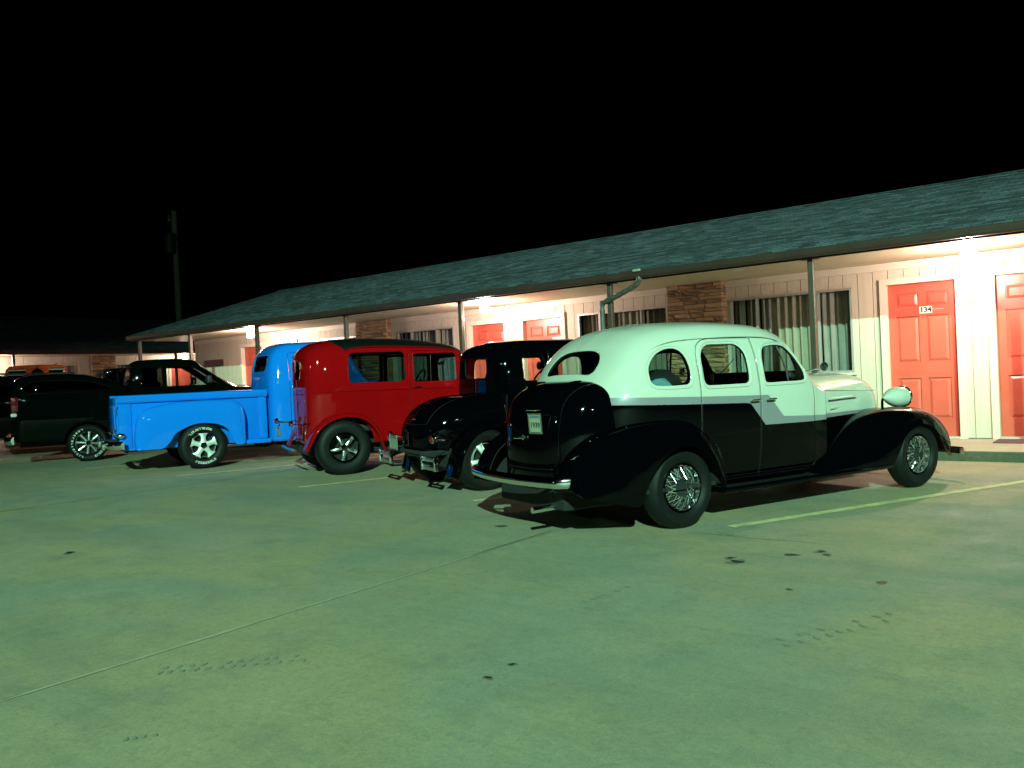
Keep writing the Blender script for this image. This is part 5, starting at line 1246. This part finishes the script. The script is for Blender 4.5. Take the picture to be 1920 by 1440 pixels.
# ================================================================== dark green pickup
def build_green():
    t = emptycar('dark_pickup', 'black-green pickup with a rounded cap over its bed, red tail lamp and chrome wheels', -16.427, 7.502, 68, 'pickup truck')
    P = 'paint_green'
    st = [(-1.20, [.01, .01, .01, .01, .008, 0], [.46, .8, 1.15, 1.25, 1.29, 1.29]), (-1.195, [.5, .55, .56, .53, .4, 0], [.45, .8, 1.17, 1.26, 1.295, 1.295]), (-1.16, [.68, .74, .74, .70, .5, 0], [.43, .8, 1.19, 1.28, 1.30, 1.30]), (-1.05, [.74, .80, .79, .74, .5, 0], [.42, .8, 1.20, 1.29, 1.305, 1.305]), (0, [.75, .815, .785, .70, .45, 0], [.42, .8, 1.18, 1.29, 1.305, 1.305]), (.76, [.75, .815, .785, .70, .45, 0], [.42, .8, 1.18, 1.29, 1.305, 1.305]), (2.6, [.75, .81, .80, .74, .5, 0], [.42, .8, 1.19, 1.275, 1.30, 1.315]), (3.3, [.74, .80, .78, .70, .45, 0], [.42, .8, 1.15, 1.23, 1.27, 1.285]), (4.0, [.70, .76, .73, .64, .4, 0], [.42, .75, 1.05, 1.13, 1.17, 1.185]), (4.12, [.45, .5, .48, .42, .26, 0], [.45, .72, .95, 1.03, 1.07, 1.08]), (4.14, [.01, .01, .01, .01, .005, 0], [.5, .7, .9, .98, 1.0, 1.01])]
    s = loft(st, np.r_[-1.20, -1.199, -1.197, -1.195, -1.19, -1.18, -1.16, np.linspace(-1.14, 3.98, 130), 4.0, 4.04, 4.08, 4.11, 4.12, 4.13, 4.137, 4.14], 7)
    s = well(s, 0, .34, .40); s = well(s, 3.25, .34, .40)
    s = split_door(s, np.array([(1.38, .47), (2.55, .47), (2.55, 1.6), (1.38, 1.6)]), t, P, handle=(1.5, 1.12, .80), hmat='paint_green')
    mk('body', s, P, t, True, 35, solid=.015, inner='interior')
    gs_ = [(.745, [.01] * 4 + [.005, 0], [1.28, 1.32, 1.40, 1.44, 1.46, 1.46]), (.75, [.55, .55, .5, .38, .2, 0], [1.28, 1.36, 1.46, 1.50, 1.52, 1.52]), (.80, [.70, .69, .63, .5, .28, 0], [1.28, 1.42, 1.64, 1.70, 1.72, 1.72]), (.87, [.74, .725, .66, .55, .3, 0], [1.28, 1.45, 1.74, 1.81, 1.84, 1.845]), (1.0, [.755, .74, .67, .58, .32, 0], [1.28, 1.46, 1.77, 1.85, 1.875, 1.885]), (1.6, [.755, .74, .67, .58, .32, 0], [1.28, 1.46, 1.77, 1.855, 1.89, 1.90]), (1.95, [.755, .735, .655, .56, .31, 0], [1.28, 1.45, 1.73, 1.82, 1.86, 1.87]), (2.15, [.75, .72, .63, .52, .29, 0], [1.28, 1.41, 1.60, 1.69, 1.735, 1.745]), (2.5, [.745, .71, .62, .5, .27, 0], [1.27, 1.33, 1.40, 1.46, 1.49, 1.50]), (2.8, [.73, .70, .6, .48, .26, 0], [1.255, 1.265, 1.28, 1.30, 1.315, 1.32])]
    g = loft(gs_, np.r_[.745, .747, .75, .76, .78, .80, np.linspace(.82, 2.8, 90)], 8)
    g = cut_glass(g, end_g(g, rrect(-.52, .52, 1.42, 1.74, .05), xmax=.95), t, mat='dark_glass')
    g = cut_glass(g, end_g(g, np.array([(-.58, 1.33), (.58, 1.33), (.52, 1.78), (-.52, 1.78)]), xmin=1.95), t, mat='car_glass')
    g = cut_glass(g, side_g(g, np.array([(.92, 1.34), (1.34, 1.34), (1.34, 1.72), (1.0, 1.72)]), 0, .4), t, mat='dark_glass')
    g = cut_glass(g, side_g(g, np.array([(1.42, 1.34), (2.42, 1.34), (2.05, 1.62), (1.88, 1.72), (1.42, 1.735)]), 0, .4), t, mat='car_glass')
    mk('cab', g, P, t, True, 35, solid=.02, inner='interior')
    # rounded fibreglass cap over the bed, falling away towards the cab
    tx = [-1.19, -1.185, -1.15, -1.05, -.78, -.32, 0., .31, .55, .735]; tz = [1.42, 1.50, 1.575, 1.625, 1.665, 1.67, 1.635, 1.56, 1.475, 1.37]; tw = [.01, .45, .66, .715, .735, .735, .73, .725, .72, .71]
    ts_ = [(x, [w, w * .985, w * .93, w * .74, w * .4, 0], [1.285, 1.285 + (z - 1.285) * .35, 1.285 + (z - 1.285) * .66, 1.285 + (z - 1.285) * .89, z - .012, z]) for x, z, w in zip(tx, tz, tw)]
    cp_ = loft(ts_, np.r_[-1.19, -1.188, -1.186, -1.18, -1.17, -1.15, -1.12, np.linspace(-1.09, .735, 60)], 7)
    cp_ = cut_glass(cp_, side_g(cp_, crom([(-.98, 1.35), (-.94, 1.49), (-.8, 1.53), (-.3, 1.535), (.1, 1.48), (.38, 1.38), (.3, 1.345), (-.3, 1.34)], 5, True), 0, .3), t, mat='dark_glass')
    mk('bed_cap', cp_, P, t, True, 35, solid=.015, inner='interior')
    for sd in (-1, 1):
        o = mk('tail_lamp', rbox(-1.215, -1.09, min(sd * .66, sd * .80), max(sd * .66, sd * .80), .98, 1.26, .03, 3), 'lens_red', t, True); mk('reverse_lens', rbox(-1.22, -1.12, min(sd * .67, sd * .805), max(sd * .67, sd * .805), .90, .965, .02, 3), 'lens_clear', o, True)
        mk('side_mirror', rbox(2.12, 2.22, min(sd * .80, sd * 1.0), max(sd * .80, sd * 1.0), 1.36, 1.52, .03, 3), 'trim_black', t, True)
        mk('headlamp', rbox(4.02, 4.10, min(sd * .45, sd * .7), max(sd * .45, sd * .7), .82, .96, .02), 'lens_clear', t, True)
    mk('tailgate_badge', rbox(-1.212, -1.20, -.30, .10, 1.10, 1.16, .004), 'lens_amber', t)
    bar_bumper(t, -1.32, .47, .78, .15, .03, .05, 'rear_bumper', 'chrome', -1, .1); bar_bumper(t, 4.2, .5, .8, .16, .05, .05, 'front_bumper', 'chrome', 1, .1)
    mk('antenna', tube([(1.75, 0, 1.88), (1.75, 0, 1.93), (1.75, 0, 1.96)], .01, 6), 'trim_black', t)
    under(t, -1.1, 4.0, .45, .32, .5)
    seat(t, 1.35, -.62, .62, .75, .62); steering(t, 2.0, .36, 1.28, .19); mk('dashboard', rbox(2.2, 2.6, -.68, .68, 1.05, 1.27, .04), 'interior', t)
    let = [(-62, 85, 13), (195, 262, 8)]
    for x, y in ((0, -.80), (0, .80), (3.25, -.80), (3.25, .80)): wheel(t, x, y, .345, .24, .235, 'chrome', lettering=let if x == 0 else None, spin=.2)
build_green()

# ================================================================== van bodies further off
def build_van(name, label, cat, ox, oy, deg, P, roof, tail, slope, hw, louver, frontx=2.9):
    t = emptycar(name, label, ox, oy, deg, cat); h = roof
    st = [(tail - .02, [.01] * 6 + [.004, 0], [.45, .8, 1.05, 1.3, h - .18, h - .08, h - .04, h - .035]), (tail - .01, [.7 * hw, .75 * hw, .75 * hw, .72 * hw, .65 * hw, .55 * hw, .3 * hw, 0], [.45, .8, 1.05, 1.3, h - .15, h - .06, h - .03, h - .025]), (tail + .05, [.93 * hw, hw, hw, .96 * hw, .86 * hw, .74 * hw, .4 * hw, 0], [.42, .8, 1.05, 1.3, h - .12, h - .03, h - .005, h]), (.5, [.95 * hw, hw, hw, .97 * hw, .87 * hw, .76 * hw, .42 * hw, 0], [.42, .8, 1.05, 1.3, h - .1, h - .015, h + .005, h + .012]), (slope, [.95 * hw, hw, hw, .97 * hw, .87 * hw, .76 * hw, .42 * hw, 0], [.42, .8, 1.05, 1.28, h - .12, h - .04, h - .015, h - .01]), (slope + .5, [.95 * hw, hw, hw, .95 * hw, .82 * hw, .7 * hw, .4 * hw, 0], [.42, .8, 1.03, 1.2, h - .30, h - .22, h - .19, h - .185]), (slope + 1.1, [.95 * hw, hw, .98 * hw, .92 * hw, .78 * hw, .6 * hw, .34 * hw, 0], [.42, .8, 1.0, 1.06, 1.10, 1.13, 1.145, 1.15]), (frontx, [.9 * hw, .95 * hw, .9 * hw, .84 * hw, .7 * hw, .5 * hw, .3 * hw, 0], [.42, .7, .9, .95, .98, 1.0, 1.01, 1.015]), (frontx + .03, [.01] * 6 + [.004, 0], [.45, .7, .85, .9, .92, .94, .95, .955])]
    s = loft(st, np.r_[tail - .02, tail - .015, tail - .01, tail + .01, tail + .03, tail + .05, np.linspace(tail + .08, frontx - .02, 90), frontx, frontx + .015, frontx + .03], 6)
    s = well(s, 0, .33, .39); s = well(s, 2.6 if frontx > 3 else 2.2, .33, .39)
    z0, z1 = h - .42, h - .09
    for a, b in ((-.80 * hw, -.32 * hw), (-.20 * hw, .20 * hw), (.32 * hw, .80 * hw)):
        s = cut_glass(s, end_g(s, rrect(a, b, z0, z1, .03), xmax=tail + .2), t, mat='dark_glass')
        if louver and abs(a + b) > .1: mk('louver', join(*[rbox(tail - .045, tail - .02, a + .0, b - .0, z0 + .05 + i * .11, z0 + .09 + i * .11, .006) for i in range(3)]), 'plate_white', t)
    s = cut_glass(s, end_g(s, np.array([(-.78 * hw, 1.14), (.78 * hw, 1.14), (.66 * hw, h - .13), (-.66 * hw, h - .13)]), xmin=slope + .05), t, mat='dark_glass')
    for a, b in ((tail + .15, tail + .95), (tail + 1.05, tail + 1.75), (tail + 1.85, slope + .35)):
        s = cut_glass(s, side_g(s, np.array([(a, 1.22), (b, 1.22), (b - .06, h - .2), (a, h - .2)]), 0, .3), t, mat='dark_glass')
    mk('body', s, P, t, True, 35, solid=.015, inner='interior')
    for sd in (-1, 1): mk('tail_lamp', rbox(tail - .03, tail + .03, min(sd * .80 * hw, sd * .97 * hw), max(sd * .80 * hw, sd * .97 * hw), .85, 1.1, .012), 'lens_red', t, True)
    bar_bumper(t, tail - .08, .5, hw, .14, .03, .04, 'rear_bumper', 'trim_black', -1, .06)
    mk('roof_rack', join(*[tube([(tail + .3, sd * .6 * hw, h + .03), (.8, sd * .6 * hw, h + .05), (slope - .1, sd * .6 * hw, h + .02)], .012, 6) for sd in (-1, 1)]), 'trim_black', t)
    fx = 2.6 if frontx > 3 else 2.2
    for x, y in ((0, -hw - .0), (0, hw), (fx, -hw), (fx, hw)): wheel(t, x, y, .33, .2, .2, 'chrome', spin=.3)
    return t
build_van('dark_minivan', 'dark minivan with rounded roof parked beyond the black-green pickup', 'minivan', -19.80, 6.39, 68, 'paint_dark', 1.72, -1.25, 2.35, .80, False, 4.3)
build_van('orange_van', 'orange-red boxy van with white slatted rear windows by the far wing', 'van', -23.6, 9.55, 160, 'paint_orange', 2.08, -.9, 1.3, .80, True)
build_van('dark_van', 'dark van parked just beyond the orange-red van', 'van', -24.3, 12.35, 160, 'paint_dark', 1.98, -.9, 1.3, .80, False)
